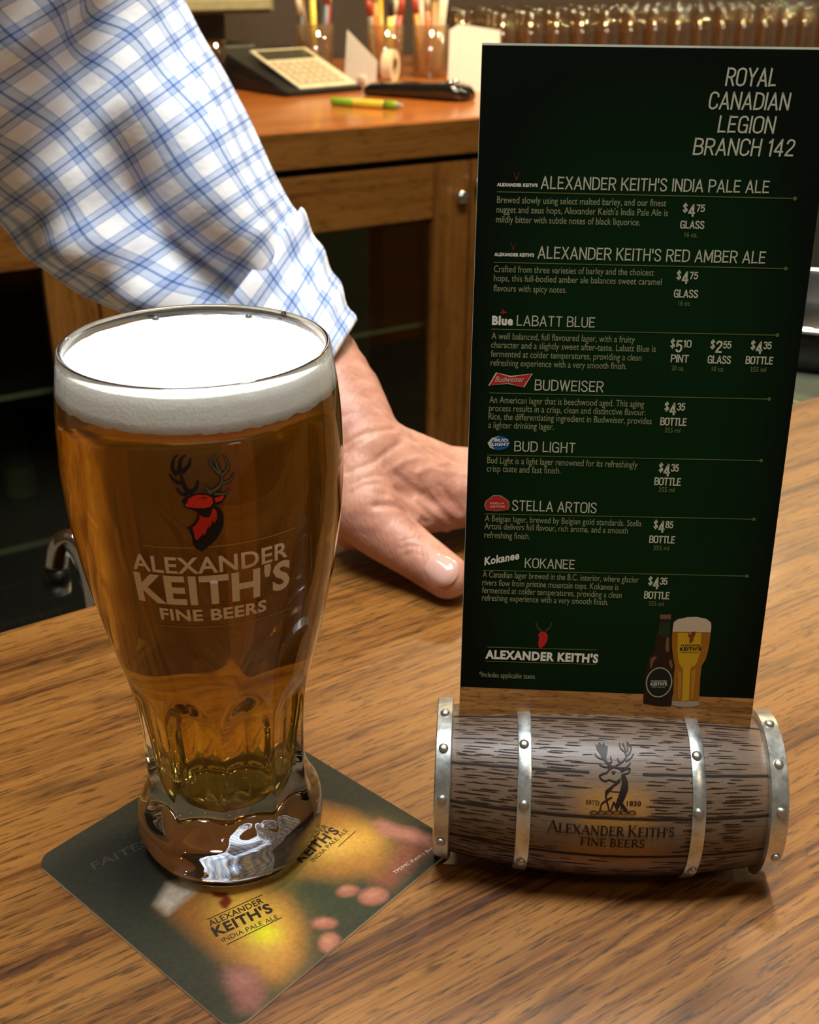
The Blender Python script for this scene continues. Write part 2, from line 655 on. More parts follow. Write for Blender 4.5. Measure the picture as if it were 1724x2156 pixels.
BOT_OUT = [(16.7,41.0),(20.8,41.2),(20.9,38.0),(21.1,33.9),(21.8,33.2),(21.9,27.1),(23.2,23.5),(23.8,21.1),(23.8,13.7),(24.4,6.2),(24.1,4.1),(19.2,4.0),(13.9,4.9),(13.7,8.2),(13.7,16.9),(13.7,19.4),(14.7,24.1),(16.2,26.7),(16.2,33.0),(16.8,34.4),(16.9,37.8)]
BOT_NECK = [(16.9,37.8),(20.8,38.0),(21.1,33.9),(20.3,32.5),(19.0,32.1),(17.6,32.8),(16.5,33.8),(16.9,34.9)]
BOT_CAP = [(16.7,41.1),(20.8,41.3),(20.8,39.4),(17.1,39.3)]
BOT_SH1 = [(15.0,23.2),(16.2,24.4),(17.3,24.0),(16.1,22.2),(15.7,20.0),(15.2,19.5)]
BOT_SH2 = [(19.9,32.1),(20.9,32.2),(21.4,26.9),(20.6,26.1),(19.9,28.3)]
BOT_SH3 = [(21.7,23.5),(22.7,23.0),(23.3,20.6),(22.9,19.3),(21.9,21.5)]
BOT_LAB = [(18.9,13.9),(23.7,14.1),(18.4,20.1)]
BOT_TXT = [(15.8,14.1),(21.7,14.3),(15.9,12.5),(21.9,12.8),(15.8,14.8),(15.8,13.7),(16.4,11.7),(21.2,11.9),(16.3,12.1)]
GL_FOAM = [(21.9,34.5),(21.9,36.3),(22.0,38.3),(23.3,39.5),(26.9,40.5),(30.1,40.7),(33.4,40.1),(35.2,38.7),(35.5,36.9),(35.5,34.8)]
GL_BEER = [(21.8,34.5),(35.5,34.8),(35.5,31.3),(35.4,28.2),(34.8,24.0),(33.6,21.3),(33.6,16.6),(34.1,6.8),(24.2,6.4),(24.5,8.7),(24.0,17.4),(24.0,20.8),(23.0,24.7),(22.3,28.4)]
GL_CORE = [(23.8,34.2),(32.2,34.6),(32.6,26.4),(31.5,21.7),(29.7,20.3),(30.0,13.9),(30.4,6.9),(27.8,6.8),(27.5,13.8),(27.1,19.7),(25.3,22.1),(24.5,26.0)]
GL_R1 = [(30.2,18.9),(31.7,19.9),(31.8,14.0),(31.8,7.5),(31.1,7.5)]
GL_R2 = [(25.2,19.2),(26.6,18.2),(27.1,12.6),(27.1,7.3),(26.4,7.3)]
GL_BASE = [(24.2,6.4),(34.1,6.8),(34.2,5.2),(32.5,4.5),(29.2,4.2),(25.9,4.3),(24.4,4.9)]
GL_TXT = [(25.3,28.9),(32.4,29.2),(25.2,27.1),(32.8,27.5),(25.7,26.2),(31.9,26.5),(25.2,29.8),(25.1,28.5),(25.7,26.8)]
GL_STAG = [(27.6,34.4),(28.4,33.5),(28.7,34.7),(30.0,34.9),(30.2,33.8),(29.5,32.5),(29.8,31.8),(29.1,30.6),(28.5,30.2),(28.2,31.3),(28.3,32.3),(27.6,33.2)]
GLASS_MARKS = {  # angle round the glass (rad), height (mm)
 'antler_dark': [[(0.107,169.1),(0.065,170.4),(0.047,173.4),(0.038,175.9)],[(0.021,174.8),(-0.006,176.3),(-0.006,178.4),(0.007,180.0),(0.032,181.0)],[(0.033,175.5),(0.040,178.4),(0.052,180.0),(0.083,181.0)],[(0.048,175.6),(0.087,177.3),(0.104,178.7),(0.107,180.1)],[(0.039,172.2),(0.003,173.0),(-0.017,174.0),(-0.029,175.2)],[(0.077,168.6),(0.034,169.0),(0.015,170.1),(0.011,171.0)],[(0.089,169.5),(0.123,170.3),(0.140,171.8),(0.143,173.1)]],
 'antler_light': [[(0.205,168.8),(0.270,170.5),(0.295,172.6),(0.287,174.8)],[(0.287,174.4),(0.246,176.7),(0.229,178.2),(0.225,179.5)],[(0.291,174.8),(0.269,177.4),(0.261,179.3),(0.244,180.7)],[(0.297,174.0),(0.338,176.2),(0.333,178.6),(0.306,180.5)],[(0.297,171.5),(0.346,172.3),(0.367,173.6),(0.374,174.7)],[(0.244,168.5),(0.303,168.1),(0.327,169.1),(0.333,169.8)],[(0.227,169.1),(0.193,170.5),(0.186,172.2)]],
 'head': [[(0.031,167.0),(0.065,168.0),(0.107,168.9),(0.165,169.1),(0.215,168.4),(0.251,168.1),(0.313,168.0),(0.316,167.2),(0.291,165.6),(0.261,165.1),(0.231,164.8),(0.204,163.8),(0.170,163.0),(0.126,163.0),(0.084,164.0),(0.049,164.6),(0.040,165.7)]],
 'neck': [[(0.170,163.2),(0.231,164.8),(0.266,163.9),(0.287,161.9),(0.285,158.4),(0.261,155.4),(0.221,152.8),(0.166,150.6),(0.133,149.4),(0.092,150.8),(0.079,152.4),(0.077,155.2),(0.062,157.3),(0.048,157.9),(0.091,159.0),(0.120,161.0),(0.126,163.0)]],
 'red': [[(0.075,167.3),(0.106,168.2),(0.135,168.6),(0.193,168.3),(0.224,167.4),(0.227,165.6),(0.205,164.5),(0.172,164.2),(0.114,164.4),(0.060,164.9),(0.052,165.6),(0.070,166.3)],[(0.136,162.2),(0.167,161.1),(0.200,161.2),(0.227,164.1),(0.245,162.9),(0.245,160.6),(0.230,159.1),(0.217,159.9),(0.191,157.3),(0.189,158.5),(0.158,155.0),(0.152,155.8),(0.111,153.6),(0.097,154.0),(0.093,156.3),(0.086,157.8),(0.121,159.5),(0.137,161.1)]],
 'ear': [[(0.239,167.2),(0.303,167.7),(0.285,166.2),(0.244,165.7)]],
 'streak': [[(0.133,167.4),(0.178,167.8),(0.198,167.2),(0.170,167.4)]],
}
CO_BODY = [(-4.3,-38.8),(-8.4,-27.6),(-1.5,-21.5),(11.7,-8.8),(27.2,-5.8),(42.1,-11.3),(50.4,-21.7),(51.9,-32.4),(47.8,-35.4),(39.2,-38.9),(17.5,-39.4)]
CO_FOAM = [(-6.3,-38.9),(-11.1,-30.1),(-7.6,-23.6),(-0.3,-23.7),(-0.2,-31.9),(0.5,-39.2)]
CO_STAG = [(3.8,-21.8),(8.7,-18.2),(13.4,-19.7),(14.7,-23.4),(13.1,-24.4),(10.0,-23.5),(9.6,-21.4),(6.3,-22.8)]
CO_BODY2 = [(2.2,28.6),(0.4,38.8),(12.5,43.6),(31.1,41.1),(41.4,34.0),(43.2,25.1),(33.8,13.4),(23.7,7.8)]
CO_HAND = [(35.2,-41.0),(37.6,-37.5),(42.9,-35.5),(51.6,-38.8),(56.3,-45.3),(51.4,-49.6),(43.2,-46.2)]
CO_PALM2 = [(43.2,25.1),(41.4,34.0),(37.3,42.9),(45.9,50.7),(50.1,51.7),(51.8,29.5),(53.1,23.9),(45.2,20.2)]
CO_THUMB = [(23.3,44.5),(24.4,48.4),(31.2,49.7),(38.5,53.3),(45.9,54.4),(48.7,50.4),(37.8,45.3),(30.1,42.1)]
BARREL_MARKS = {  # along the barrel (mm), angle up the stave (rad)
 'fill': [[(-5.74,1.228),(-5.14,1.191),(-4.21,1.245),(-3.45,1.201),(-2.63,1.241),(-2.12,1.194),(-1.27,1.196),(-1.57,1.115),(-2.18,1.034),(-1.10,0.978),(0.53,0.951),(-0.47,0.929),(-2.08,0.978),(-3.35,1.032),(-4.27,1.098),(-5.27,1.144)],
   [(3.11,0.866),(4.44,0.858),(5.38,0.785),(5.44,0.702),(4.45,0.618),(3.51,0.554),(5.65,0.467),(4.17,0.466),(2.80,0.532),(1.54,0.463),(0.98,0.531),(2.40,0.667),(3.23,0.762),(3.02,0.824)],
   [(2.77,0.824),(2.61,0.777),(0.43,0.727),(-2.11,0.628),(-2.75,0.641),(-2.53,0.681),(0.10,0.747),(1.10,0.780)],
   [(-0.32,0.896),(1.17,0.894),(0.73,0.861),(-0.12,0.867)]],
 'line': [[(-3.18,1.027),(-4.99,1.049),(-6.11,1.092)],
   [(-1.75,0.983),(-0.24,1.002),(-0.56,1.065)],
   [(-0.96,0.941),(-3.10,0.942),(-4.64,0.968)],
   [(0.86,0.947),(3.59,1.008),(5.00,1.065),(4.72,1.124),(3.26,1.174),(3.02,1.242)],
   [(5.19,1.077),(6.51,1.124),(7.00,1.193),(5.57,1.261)],
   [(4.76,1.014),(6.66,1.056),(7.84,1.114)],
   [(2.51,0.938),(4.84,0.943),(6.48,1.002)],
   [(3.24,0.996),(2.33,1.011),(1.92,1.050)],
   [(4.17,1.238),(5.27,1.123)],
   [(5.87,1.242),(5.75,1.138)],
   [(0.37,0.946),(-1.14,0.912),(-2.16,0.875),(-4.48,0.845),(-4.18,0.812),(-3.20,0.786),(-2.20,0.786),(-1.20,0.800),(0.10,0.784),(1.26,0.780)],
   [(0.37,0.946),(2.51,0.930),(3.20,0.896)],
   [(2.98,0.898),(4.81,0.925),(6.26,0.932),(5.43,0.880),(3.44,0.864)],
   [(-2.53,0.629),(-2.17,0.578),(-3.79,0.534),(-4.35,0.456)],
   [(-2.17,0.578),(-0.15,0.612)],
   [(-2.17,0.588),(-1.03,0.462)],
   [(0.46,0.561),(-0.58,0.462)],
   [(0.46,0.561),(1.60,0.476)],
   [(3.51,0.549),(2.86,0.469)]],
 'ring': [(-6.46,0.429),(-3.78,0.435),(-1.10,0.440),(1.60,0.443),(4.29,0.446),(6.99,0.449)]}
SLEEVE = [  # upper and lower outline of the sleeve from shoulder to cuff
 ((-0.1461,0.6789,0.3320),(-0.3227,0.6391,0.2521)),
 ((-0.1391,0.6901,0.3095),(-0.2996,0.6467,0.2226)),
 ((-0.1300,0.7005,0.2856),(-0.2663,0.6553,0.1949)),
 ((-0.1094,0.6993,0.2497),(-0.2355,0.6582,0.1673)),
 ((-0.0899,0.6922,0.2129),(-0.2125,0.6564,0.1412)),
 ((-0.0764,0.6844,0.1860),(-0.1748,0.6522,0.1215)),
 ((-0.0692,0.6826,0.1713),(-0.1309,0.6466,0.0990)),
 ((-0.0597,0.6739,0.1538),(-0.1082,0.6385,0.0829)),
 ((-0.0493,0.6614,0.1400),(-0.0919,0.6276,0.0722)),
 ((-0.0401,0.6520,0.1257),(-0.0790,0.6221,0.0656)),
 ((-0.0343,0.6430,0.1142),(-0.0676,0.6181,0.0643)),
]
HAND_ARM = [(-0.2228, 0.735, 0.232, 0.036), (-0.130, 0.69, 0.155, 0.034), (-0.0719, 0.655, 0.105, 0.031), (-0.046, 0.622, 0.075, 0.031), (-0.028, 0.594, 0.056, 0.026)]
THUMB_IP = (0.0045, 0.542, 0.0185, 0.0138)
THUMB_TIP = (0.0205, 0.5285, 0.0132, 0.0124)
HAND_CHAINS = [
    [(-0.028, 0.594, 0.056, 0.026), (-0.012, 0.604, 0.047, 0.022), (0.020, 0.616, 0.034, 0.017), (0.062, 0.620, 0.028, 0.0135), (0.098, 0.634, 0.022, 0.0110), (0.120, 0.642, 0.014, 0.0098), (0.140, 0.648, 0.0095, 0.0086)],
    [(-0.028, 0.590, 0.052, 0.025), (0.018, 0.592, 0.033, 0.0175), (0.060, 0.596, 0.026, 0.0140), (0.092, 0.608, 0.021, 0.0112), (0.113, 0.614, 0.014, 0.0098), (0.131, 0.618, 0.0095, 0.0086)],
    [(-0.022, 0.604, 0.046, 0.022), (0.018, 0.626, 0.030, 0.0165), (0.057, 0.640, 0.024, 0.0130), (0.090, 0.660, 0.020, 0.0105), (0.110, 0.671, 0.013, 0.0093), (0.128, 0.680, 0.009, 0.0082)],
    [(-0.026, 0.610, 0.044, 0.022), (0.012, 0.638, 0.026, 0.0160), (0.046, 0.656, 0.020, 0.0120), (0.070, 0.676, 0.017, 0.0095), (0.084, 0.686, 0.012, 0.0085), (0.097, 0.694, 0.0085, 0.0075)],
    [(-0.030, 0.584, 0.046, 0.025), (-0.024, 0.567, 0.034, 0.0220), (-0.0125, 0.5545, 0.0255, 0.0165), THUMB_IP, THUMB_TIP],
    [(-0.034, 0.588, 0.036, 0.024), (-0.028, 0.580, 0.024, 0.0215), (0.000, 0.600, 0.020, 0.0170)],
    [(-0.012, 0.568, 0.030, 0.0150), (0.006, 0.577, 0.026, 0.0120), (0.028, 0.587, 0.026, 0.0130)],
    [(0.000, 0.600, 0.030, 0.017), (0.045, 0.612, 0.026, 0.0135), (0.048, 0.630, 0.025, 0.013)],
]
HAND_LINES = [  # groove (-) or ridge (+), its width, points
 (-0.0009,0.0016,[(-0.0357,0.5738,0.0698),(-0.0253,0.5768,0.0747),(-0.0157,0.5821,0.0750),(-0.0091,0.5897,0.0728)]),
 (-0.0006,0.0013,[(-0.0348,0.5697,0.0655),(-0.0282,0.5732,0.0709),(-0.0193,0.5779,0.0739)]),
 (-0.0008,0.0015,[(-0.0337,0.5620,0.0580),(-0.0227,0.5656,0.0613),(-0.0140,0.5735,0.0645),(-0.0059,0.5836,0.0667)]),
 (-0.0004,0.0012,[(-0.0368,0.5844,0.0815),(-0.0294,0.5865,0.0832),(-0.0226,0.5863,0.0809)]),
 (-0.0009,0.0018,[(-0.0030,0.5945,0.0688),(0.0001,0.5925,0.0651),(0.0040,0.5871,0.0620),(0.0063,0.5845,0.0598)]),
 (-0.0014,0.0018,[(-0.0186,0.5486,0.0449),(-0.0113,0.5509,0.0443),(-0.0032,0.5542,0.0399),(0.0005,0.5527,0.0365),(0.0050,0.5467,0.0338)]),
 (-0.0011,0.0017,[(-0.0143,0.5550,0.0492),(-0.0055,0.5581,0.0437),(0.0020,0.5616,0.0350),(0.0097,0.5653,0.0268)]),
 (-0.0012,0.0017,[(-0.0071,0.5648,0.0479),(0.0004,0.5673,0.0402),(0.0096,0.5670,0.0324),(0.0191,0.5711,0.0205)]),
 (-0.0012,0.0017,[(0.0080,0.5734,0.0415),(0.0150,0.5720,0.0346),(0.0228,0.5712,0.0265),(0.0284,0.5749,0.0204)]),
 (-0.0011,0.0016,[(0.0172,0.5767,0.0442),(0.0227,0.5760,0.0361),(0.0289,0.5742,0.0294)]),
 (-0.0007,0.0014,[(-0.0072,0.5705,0.0535),(0.0004,0.5718,0.0464),(0.0065,0.5728,0.0409)]),
 (0.0012,0.0022,[(-0.0099,0.5564,0.0470),(-0.0025,0.5600,0.0403),(0.0051,0.5625,0.0316)]),
 (0.0012,0.0022,[(0.0042,0.5690,0.0385),(0.0127,0.5680,0.0306),(0.0216,0.5755,0.0166)]),
 (0.0010,0.0020,[(0.0126,0.5744,0.0394),(0.0188,0.5719,0.0330),(0.0259,0.5726,0.0250)]),
 (-0.0006,0.0013,[(-0.0044,0.5336,0.0270),(0.0007,0.5338,0.0290),(0.0065,0.5321,0.0283)]),
 (-0.0005,0.0013,[(-0.0030,0.5357,0.0304),(0.0035,0.5373,0.0317),(0.0094,0.5374,0.0304)]),
 (-0.0005,0.0012,[(-0.0022,0.5316,0.0244),(0.0029,0.5309,0.0265),(0.0072,0.5288,0.0260)]),
 (0.0020,0.0045,[(0.0002,0.5889,0.0645),(0.0048,0.5908,0.0621)]),
 (0.0008,0.0018,[(0.0187,0.5874,0.0537),(0.0253,0.5978,0.0508),(0.0297,0.5916,0.0502)]),
 (0.0008,0.0018,[(0.0041,0.5749,0.0525),(0.0117,0.5801,0.0535),(0.0187,0.5817,0.0504),(0.0265,0.5861,0.0493)]),
 (0.0007,0.0018,[(-0.0138,0.5659,0.0564),(-0.0028,0.5760,0.0593),(0.0063,0.5828,0.0589)]),
 (-0.0005,0.0012,[(-0.0298,0.5570,0.0538),(-0.0226,0.5600,0.0566),(-0.0138,0.5645,0.0554)]),
 (-0.0005,0.0012,[(-0.0320,0.5539,0.0496),(-0.0247,0.5562,0.0534),(-0.0159,0.5590,0.0530)]),
 (-0.0006,0.0014,[(-0.0245,0.5980,0.0885),(-0.0168,0.5949,0.0816),(-0.0061,0.5941,0.0714)]),
]

# ------------------------------------------------------------------ the large structure: floor, wall, bar, back counter
M_FLOOR = plain('floor_tile', (0.055, 0.055, 0.045), 0.5)
M_WALL = plain('dark_wall', (0.045, 0.033, 0.022), 0.7)
BAR_WOOD = wood('bar_laminate', (0.075, 0.024, 0.004), (0.175, 0.065, 0.010), (0.27, 0.113, 0.021), along=7.0, across=300, rough=0.42, coat=0.05, dist=0.6, pores=0.60, veins=0.42)
CAB_H = wood('cabinet_wood_across', (0.13, 0.042, 0.006), (0.21, 0.076, 0.011), (0.29, 0.112, 0.018), along=2.5, across=75, rough=0.35, coat=0.2, pores=0.4)
CAB_V = wood('cabinet_wood_upright', (0.13, 0.042, 0.006), (0.21, 0.076, 0.011), (0.29, 0.112, 0.018), along=2.5, across=75, axis='Z', rough=0.35, coat=0.2, pores=0.4)
CTR_WOOD = wood('counter_wood', (0.30, 0.082, 0.013), (0.40, 0.116, 0.018), (0.47, 0.15, 0.028), along=2.0, across=30, rough=0.25, coat=0.4, pores=0.25)
M_DARK = plain('dark_interior', (0.012, 0.013, 0.010), 0.7)
M_BLACK = plain('black_plastic', (0.012, 0.012, 0.012), 0.35)
M_STEEL = plain('stainless_steel', (0.42, 0.42, 0.36), 0.32, 1.0)
M_CHROME = plain('chrome', (0.75, 0.77, 0.78), 0.08, 1.0, var=0.03)
M_WHITE = plain('white_paper', (0.86, 0.80, 0.68), 0.6, var=0.03)
M_CREAM = plain('cream_plastic', (0.62, 0.55, 0.38), 0.45)

FLOOR_Z = -1.07
o = obj('floor', box(-4, 6, -2.5, 6.5, FLOOR_Z - 0.05, FLOOR_Z), M_FLOOR); tag(o, kind='structure')

BA = math.radians(33.69)
BE = Vector((-0.208, 0.4918, 0))           # a point on the far edge of the bar
BD = Vector((math.cos(BA), math.sin(BA), 0)); BN = Vector((-BD.y, BD.x, 0))
o = obj('ceiling', box(-4, 6, -2.5, 6.5, 1.80, 1.85), plain('tan_ceiling', (0.42, 0.31, 0.16), 0.8)); tag(o, kind='structure')  # unseen; added so the glass foot reflects a dim warm surface

bar = empty('bar_counter', (BE.x, BE.y, FLOOR_Z), BA, 'long wood-grained bar counter that the glass and menu stand on', 'bar counter')
h = -FLOOR_Z
obj('worktop', box(-1.1, 2.6, -0.62, 0, h - 0.04, h, 0.003), BAR_WOOD, bar, True, auto=30)
obj('front_panel', box(-1.1, 2.6, -0.50, -0.46, 0, h - 0.04), CAB_V, bar)
obj('bar_rail', box(-1.1, 2.6, -0.46, -0.16, 0.75, 0.78), M_DARK, bar)

# back counter frame: origin on the front edge of its top, local x along, y away from the bar
CA = math.radians(31.88)
CO = Vector((-0.282, 2.036, 0.02))
CD = Vector((math.cos(CA), math.sin(CA), 0)); CN = Vector((-CD.y, CD.x, 0))


def ctr(l, n, z=0.0):
    return CO + CD * l + CN * n + Vector((0, 0, z))


wl = obj('wall_back', box(-2.5, 5, 1.22, 1.3, FLOOR_Z, 1.8), M_WALL, loc=(CO.x, CO.y, 0), rot=(0, 0, CA)); tag(wl, kind='structure')

ct = empty('back_counter', (CO.x, CO.y, 0), CA, 'orange-brown wooden back counter top holding pens and glasses', 'counter')
obj('countertop', box(-1.6, 3.2, 0.0, 1.2, 0.0, 0.02, 0.002), CTR_WOOD, ct)
obj('edge_band', box(-1.6, 3.2, -0.006, 0.03, -0.045, 0.018, 0.002), CAB_H, ct)

cab = empty('cooler_cabinet', (CO.x, CO.y, FLOOR_Z), CA, 'wooden back bar cabinet with dark glass doors and chrome knob', 'cabinet')
B = -FLOOR_Z
obj('carcass', join(box(-1.6, 1.24, 0.58, 0.60, 0, B - 0.05), box(-1.6, -1.58, 0.03, 0.6, 0, B - 0.05), box(1.22, 1.24, 0.03, 0.6, 0, B - 0.05),
                    box(-1.6, 1.24, 0.03, 0.6, 0, 0.06), box(-1.6, 1.24, 0.05, 0.6, B - 0.075, B - 0.05)), M_DARK, cab)
M_PANE = thin_glass('cooler_pane', (0.62, 0.66, 0.56), 0.03)
for k, (d0, d1) in enumerate(((-1.05, -0.292), (-0.288, 0.464), (0.470, 1.225))):
    zt, zb = B - 0.060, 0.08
    s = 0.084
    fr = join(withmat(box(d0, d0 + s, 0, 0.028, zb, zt, 0.003), 1), withmat(box(d1 - s, d1, 0, 0.028, zb, zt, 0.003), 1),
              withmat(box(d0 + s, d1 - s, 0.001, 0.027, zt - 0.103, zt, 0.002), 0), withmat(box(d0 + s, d1 - s, 0.001, 0.027, zb, zb + 0.09, 0.002), 0))
    d = obj('cabinet_door', fr, [CAB_H, CAB_V], cab)
    obj('glass_pane', box(d0 + s - 0.004, d1 - s + 0.004, 0.012, 0.016, zb + 0.088, zt - 0.100), M_PANE, d)
    kx = d0 + 0.005 if k == 2 else d1 - 0.02
    g = lathe([(0.004, 0), (0.004, 0.012), (0.011, 0.016), (0.013, 0.022), (0.009, 0.027), (0.0, 0.028)], 16, True, False)
    kn = xform(g, (kx if k == 2 else d1 - 0.03, 0, B - 0.103 - 0.02 if k != 2 else B - 0.100), (PI / 2, 0, 0))
    obj('door_knob', kn, M_CHROME, d, True)
M_SHELF = plain('shelf_edge', (0.45, 0.45, 0.36), 0.4)
for z in (B - 0.405, B - 0.70):
    obj('shelf', join(box(-1.55, 1.2, 0.10, 0.56, z - 0.006, z)), M_DARK, cab)
    obj('shelf_trim', box(-1.55, 1.2, 0.094, 0.099, z - 0.006, z + 0.003), M_SHELF, cab)
wr = [box(-1.5 + 0.035 * k, -1.496 + 0.035 * k, 0.08, 0.5, 0.22, 0.224) for k in range(34)] + [box(-1.5, -0.3, 0.08 + 0.14 * k, 0.085 + 0.14 * k, 0.224, 0.229) for k in range(4)]
obj('wire_rack', join(*wr), M_STEEL, cab)

# stock standing in the cooler behind the glass
M_BOT = glassy('brown_bottle_glass', (0.10, 0.05, 0.02), 1.5, 0.05)
M_BOT2 = plain('green_bottle', (0.02, 0.06, 0.03), 0.15)
bp = [(0.0, 0), (0.029, 0.0), (0.031, 0.006), (0.031, 0.115), (0.027, 0.14), (0.014, 0.175), (0.0125, 0.22), (0.014, 0.222), (0.014, 0.232), (0, 0.232)]
first = None
for k, (l, n) in enumerate([(-0.86, 0.25), (-0.77, 0.27), (-0.68, 0.24), (-0.59, 0.26), (-0.50, 0.25), (-0.41, 0.27), (-0.14, 0.3), (-0.05, 0.27), (0.05, 0.3), (0.15, 0.26), (0.25, 0.29), (0.34, 0.26)]):
    p = ctr(l, n, 0)
    if first is None:
        b = tag(obj('beer_bottle', lathe(bp, 20, False, False), M_BOT2, None, True), 'dark beer bottle standing on the shelf behind the cooler glass', 'bottle', 'bottles in the cooler')
        obj('bottle_label', lathe([(0.0315, 0.03), (0.0315, 0.095)], 20, False, False), plain('dull_label', (0.12, 0.13, 0.09), 0.6), b, True)
        first = b
    else:
        b = copy_tree(first)
    b.location = (p.x, p.y, FLOOR_Z + B - 0.70)

# stainless cooler right of the cabinet and the under-bar unit behind the bar
fr = empty('steel_cooler', (CO.x, CO.y, FLOOR_Z), CA, 'dull grey-green steel cooler at the far right behind the menu', 'cooler')
M_GREY = plain('dull_grey_green', (0.13, 0.14, 0.085), 0.45)
obj('cooler_body', box(1.26, 3.1, 0.02, 0.6, 0.0, B - 0.06, 0.006), M_GREY, fr)
obj('cooler_handle', tube([(1.40, -0.02, 0.3), (1.40, -0.04, 0.35), (1.40, -0.04, 0.6), (1.40, -0.02, 0.65)], 0.008), M_STEEL, fr, True)

ub = empty('underbar_unit', (BE.x, BE.y, FLOOR_Z), BA, 'low grey-green steel under-bar unit behind the bar at right', 'unit')
obj('unit_body', box(-1.0, 0.32, 0.06, 0.36, 0.0, 0.77, 0.006), M_GREY, ub)
obj('unit_top', box(-1.0, 0.32, 0.05, 0.37, 0.77, 0.785, 0.004), M_STEEL, ub)
ub['label'] = 'low grey-green steel under-bar sink unit along the back of the bar'
ub2 = empty('ice_chest', (BE.x, BE.y, FLOOR_Z), BA, 'grey-green ice chest under the black tub behind the bar', 'chest')
obj('chest_body', box(0.86, 1.5, 0.10, 0.46, 0.0, 0.952, 0.008), M_GREY, ub2)
obj('chest_lid', box(0.85, 1.51, 0.09, 0.47, 0.952, 0.962, 0.004), M_GREY, ub2)
tb = empty('black_tub', tuple(BE + BD * 1.02 + BN * 0.30 + Vector((0, 0, -0.108))), BA, 'black tub with a shiny steel rim behind the bar at far right', 'tub')
obj('tub_body', lathe([(0.0, 0.0), (0.11, 0.0), (0.125, 0.02), (0.135, 0.055), (0.130, 0.055), (0.12, 0.02), (0.0, 0.006)], 36, False, False), M_BLACK, tb, True)
tr = [(0.135 + 0.005 * math.cos(2 * PI * k / 8), 0.056 + 0.004 * math.sin(2 * PI * k / 8)) for k in range(9)]
obj('steel_rim', lathe(tr, 36, False, False), M_CHROME, tb, True)

fa = empty('sink_faucet', (-0.25, 0.745, FLOOR_Z + 0.785), 0, 'chrome sink faucet behind the bar, left of the beer glass', 'faucet')
fz = -(FLOOR_Z + 0.785)
path = catmull([(0.012, -0.018, 0.0), (0.012, -0.018, 0.10 * 0 + fz - 0.16), (0.018, -0.02, fz - 0.1366), (0.0143, -0.0093, fz - 0.1145), (0.007, 0.0, fz - 0.0955), (-0.002, 0.005, fz - 0.0861), (-0.010, 0.003, fz - 0.0885), (-0.0135, -0.003, fz - 0.105)], 6)
obj('spout', tube(path, 0.0085, 14), M_CHROME, fa, True)
obj('faucet_base', xform(lathe([(0.03, 0), (0.03, 0.008), (0.018, 0.014), (0.014, 0.03)], 24), (0.012, -0.018, 0)), M_CHROME, fa, True)
obj('aerator', xform(lathe([(0.0, 0.0), (0.009, 0.0), (0.011, 0.012), (0.009, 0.02)], 18), (-0.0135, -0.004, fz - 0.124)), M_BLACK, fa, True)

# ------------------------------------------------------------------ beer glass
GX, GY, GZ = -0.0683, 0.3464, 0.0016
gl = empty('beer_glass', (GX, GY, GZ), 0, 'full pint glass of amber beer with white foam and a stag print', 'beer glass')
ROUT = [(.0, .0300), (.001, .0318), (.003, .0334), (.006, .0350), (.009, .0359), (.012, .0363), (.015, .0361), (.018, .0352), (.021, .0336), (.0235, .0322), (.0268, .0311), (.032, .0307), (.045, .0305), (.0581, .0308), (.0731, .032), (.0876, .0353), (.1056, .0395), (.1246, .0431), (.1449, .0457), (.1624, .0464), (.1792, .0456), (.1889, .0445), (.1955, .0434), (.1985, .0429)]
RZ = [p[0] for p in ROUT]; RR = [p[1] for p in ROUT]


def smooth_r(z, zs, rs):
    """monotone-ish smooth interpolation of the profile"""
    s = 0.0; w = 0.0
    for k, a in ((-2, 1), (-1, 3), (0, 4), (1, 3), (2, 1)):
        s += a * float(np.interp(z + k * min(0.0016, 0.12 * z), zs, rs)); w += a
    return s / w


def r_out(z): return smooth_r(z, RZ, RR)


NF, TH0 = 10, 0.114 - PI / 2


def flute(z, a):
    u = ((a - TH0) * NF / (2 * PI)) % 1.0
    u = 2 * u - 1
    top = 0.088 - 0.013 * u * u
    b1 = min(max((z - 0.0175) / 0.012, 0), 1)
    b2 = min(max((top - z) / 0.014, 0), 1)
    b = b1 * b1 * (3 - 2 * b1) * b2 * b2 * (3 - 2 * b2)
    return 1 - b * 0.085 * (1 - u * u) - (0.022 * math.exp(-((z - 0.011) / 0.006) ** 2) * (1 - u * u))


RIN = [(.0265, .0), (.0267, .010), (.028, .0150), (.0325, .0182), (.045, .0203), (.0581, .0225), (.0731, .0252), (.0876, .0303), (.1056, .0360), (.1246, .0402), (.1449, .0429), (.1624, .0436), (.1792, .0430), (.1889, .0420), (.1955, .0411), (.1985, .0408)]
IZ = [p[0] for p in RIN]; IR = [p[1] for p in RIN]
zs = [0.0, 0.001, 0.002, 0.0035] + [0.005 + 0.0015 * k for k in range(60)] + [0.0955 + 0.004 * k for k in range(26)]
po = [(r_out(z), z) for z in zs if z <= 0.1965]
rim = [(0.0429, 0.1985), (0.0427, 0.1996), (0.0421, 0.2002), (0.0414, 0.2000), (0.0409, 0.1992)]
pi_ = [(float(np.interp(z, IZ, IR)), z) for z in [0.197, 0.193, 0.189, 0.1840, 0.1792, 0.1705, 0.1624, 0.1535, 0.1449, 0.135, 0.1246, 0.115, 0.1056, 0.0965, 0.0876, 0.08, 0.0731, 0.0655, 0.0581, 0.0515, 0.045, 0.040, 0.036, 0.0325, 0.030, 0.0285, 0.028, 0.0273, 0.0267]] + [(0.0001, 0.0265)]
NS = 200
V1, F1 = lathe([(0.0001, 0.0)] + po + rim + pi_, NS, True, True, lambda r, z, a: r * (flute(z, a) if r > r_out(min(z, .1985)) - 0.0006 else 1))
M_GLASS = glassy('clear_glass', (0.985, 0.995, 0.975), 1.50)
obj('glass_body', (V1, F1), M_GLASS, gl, True)
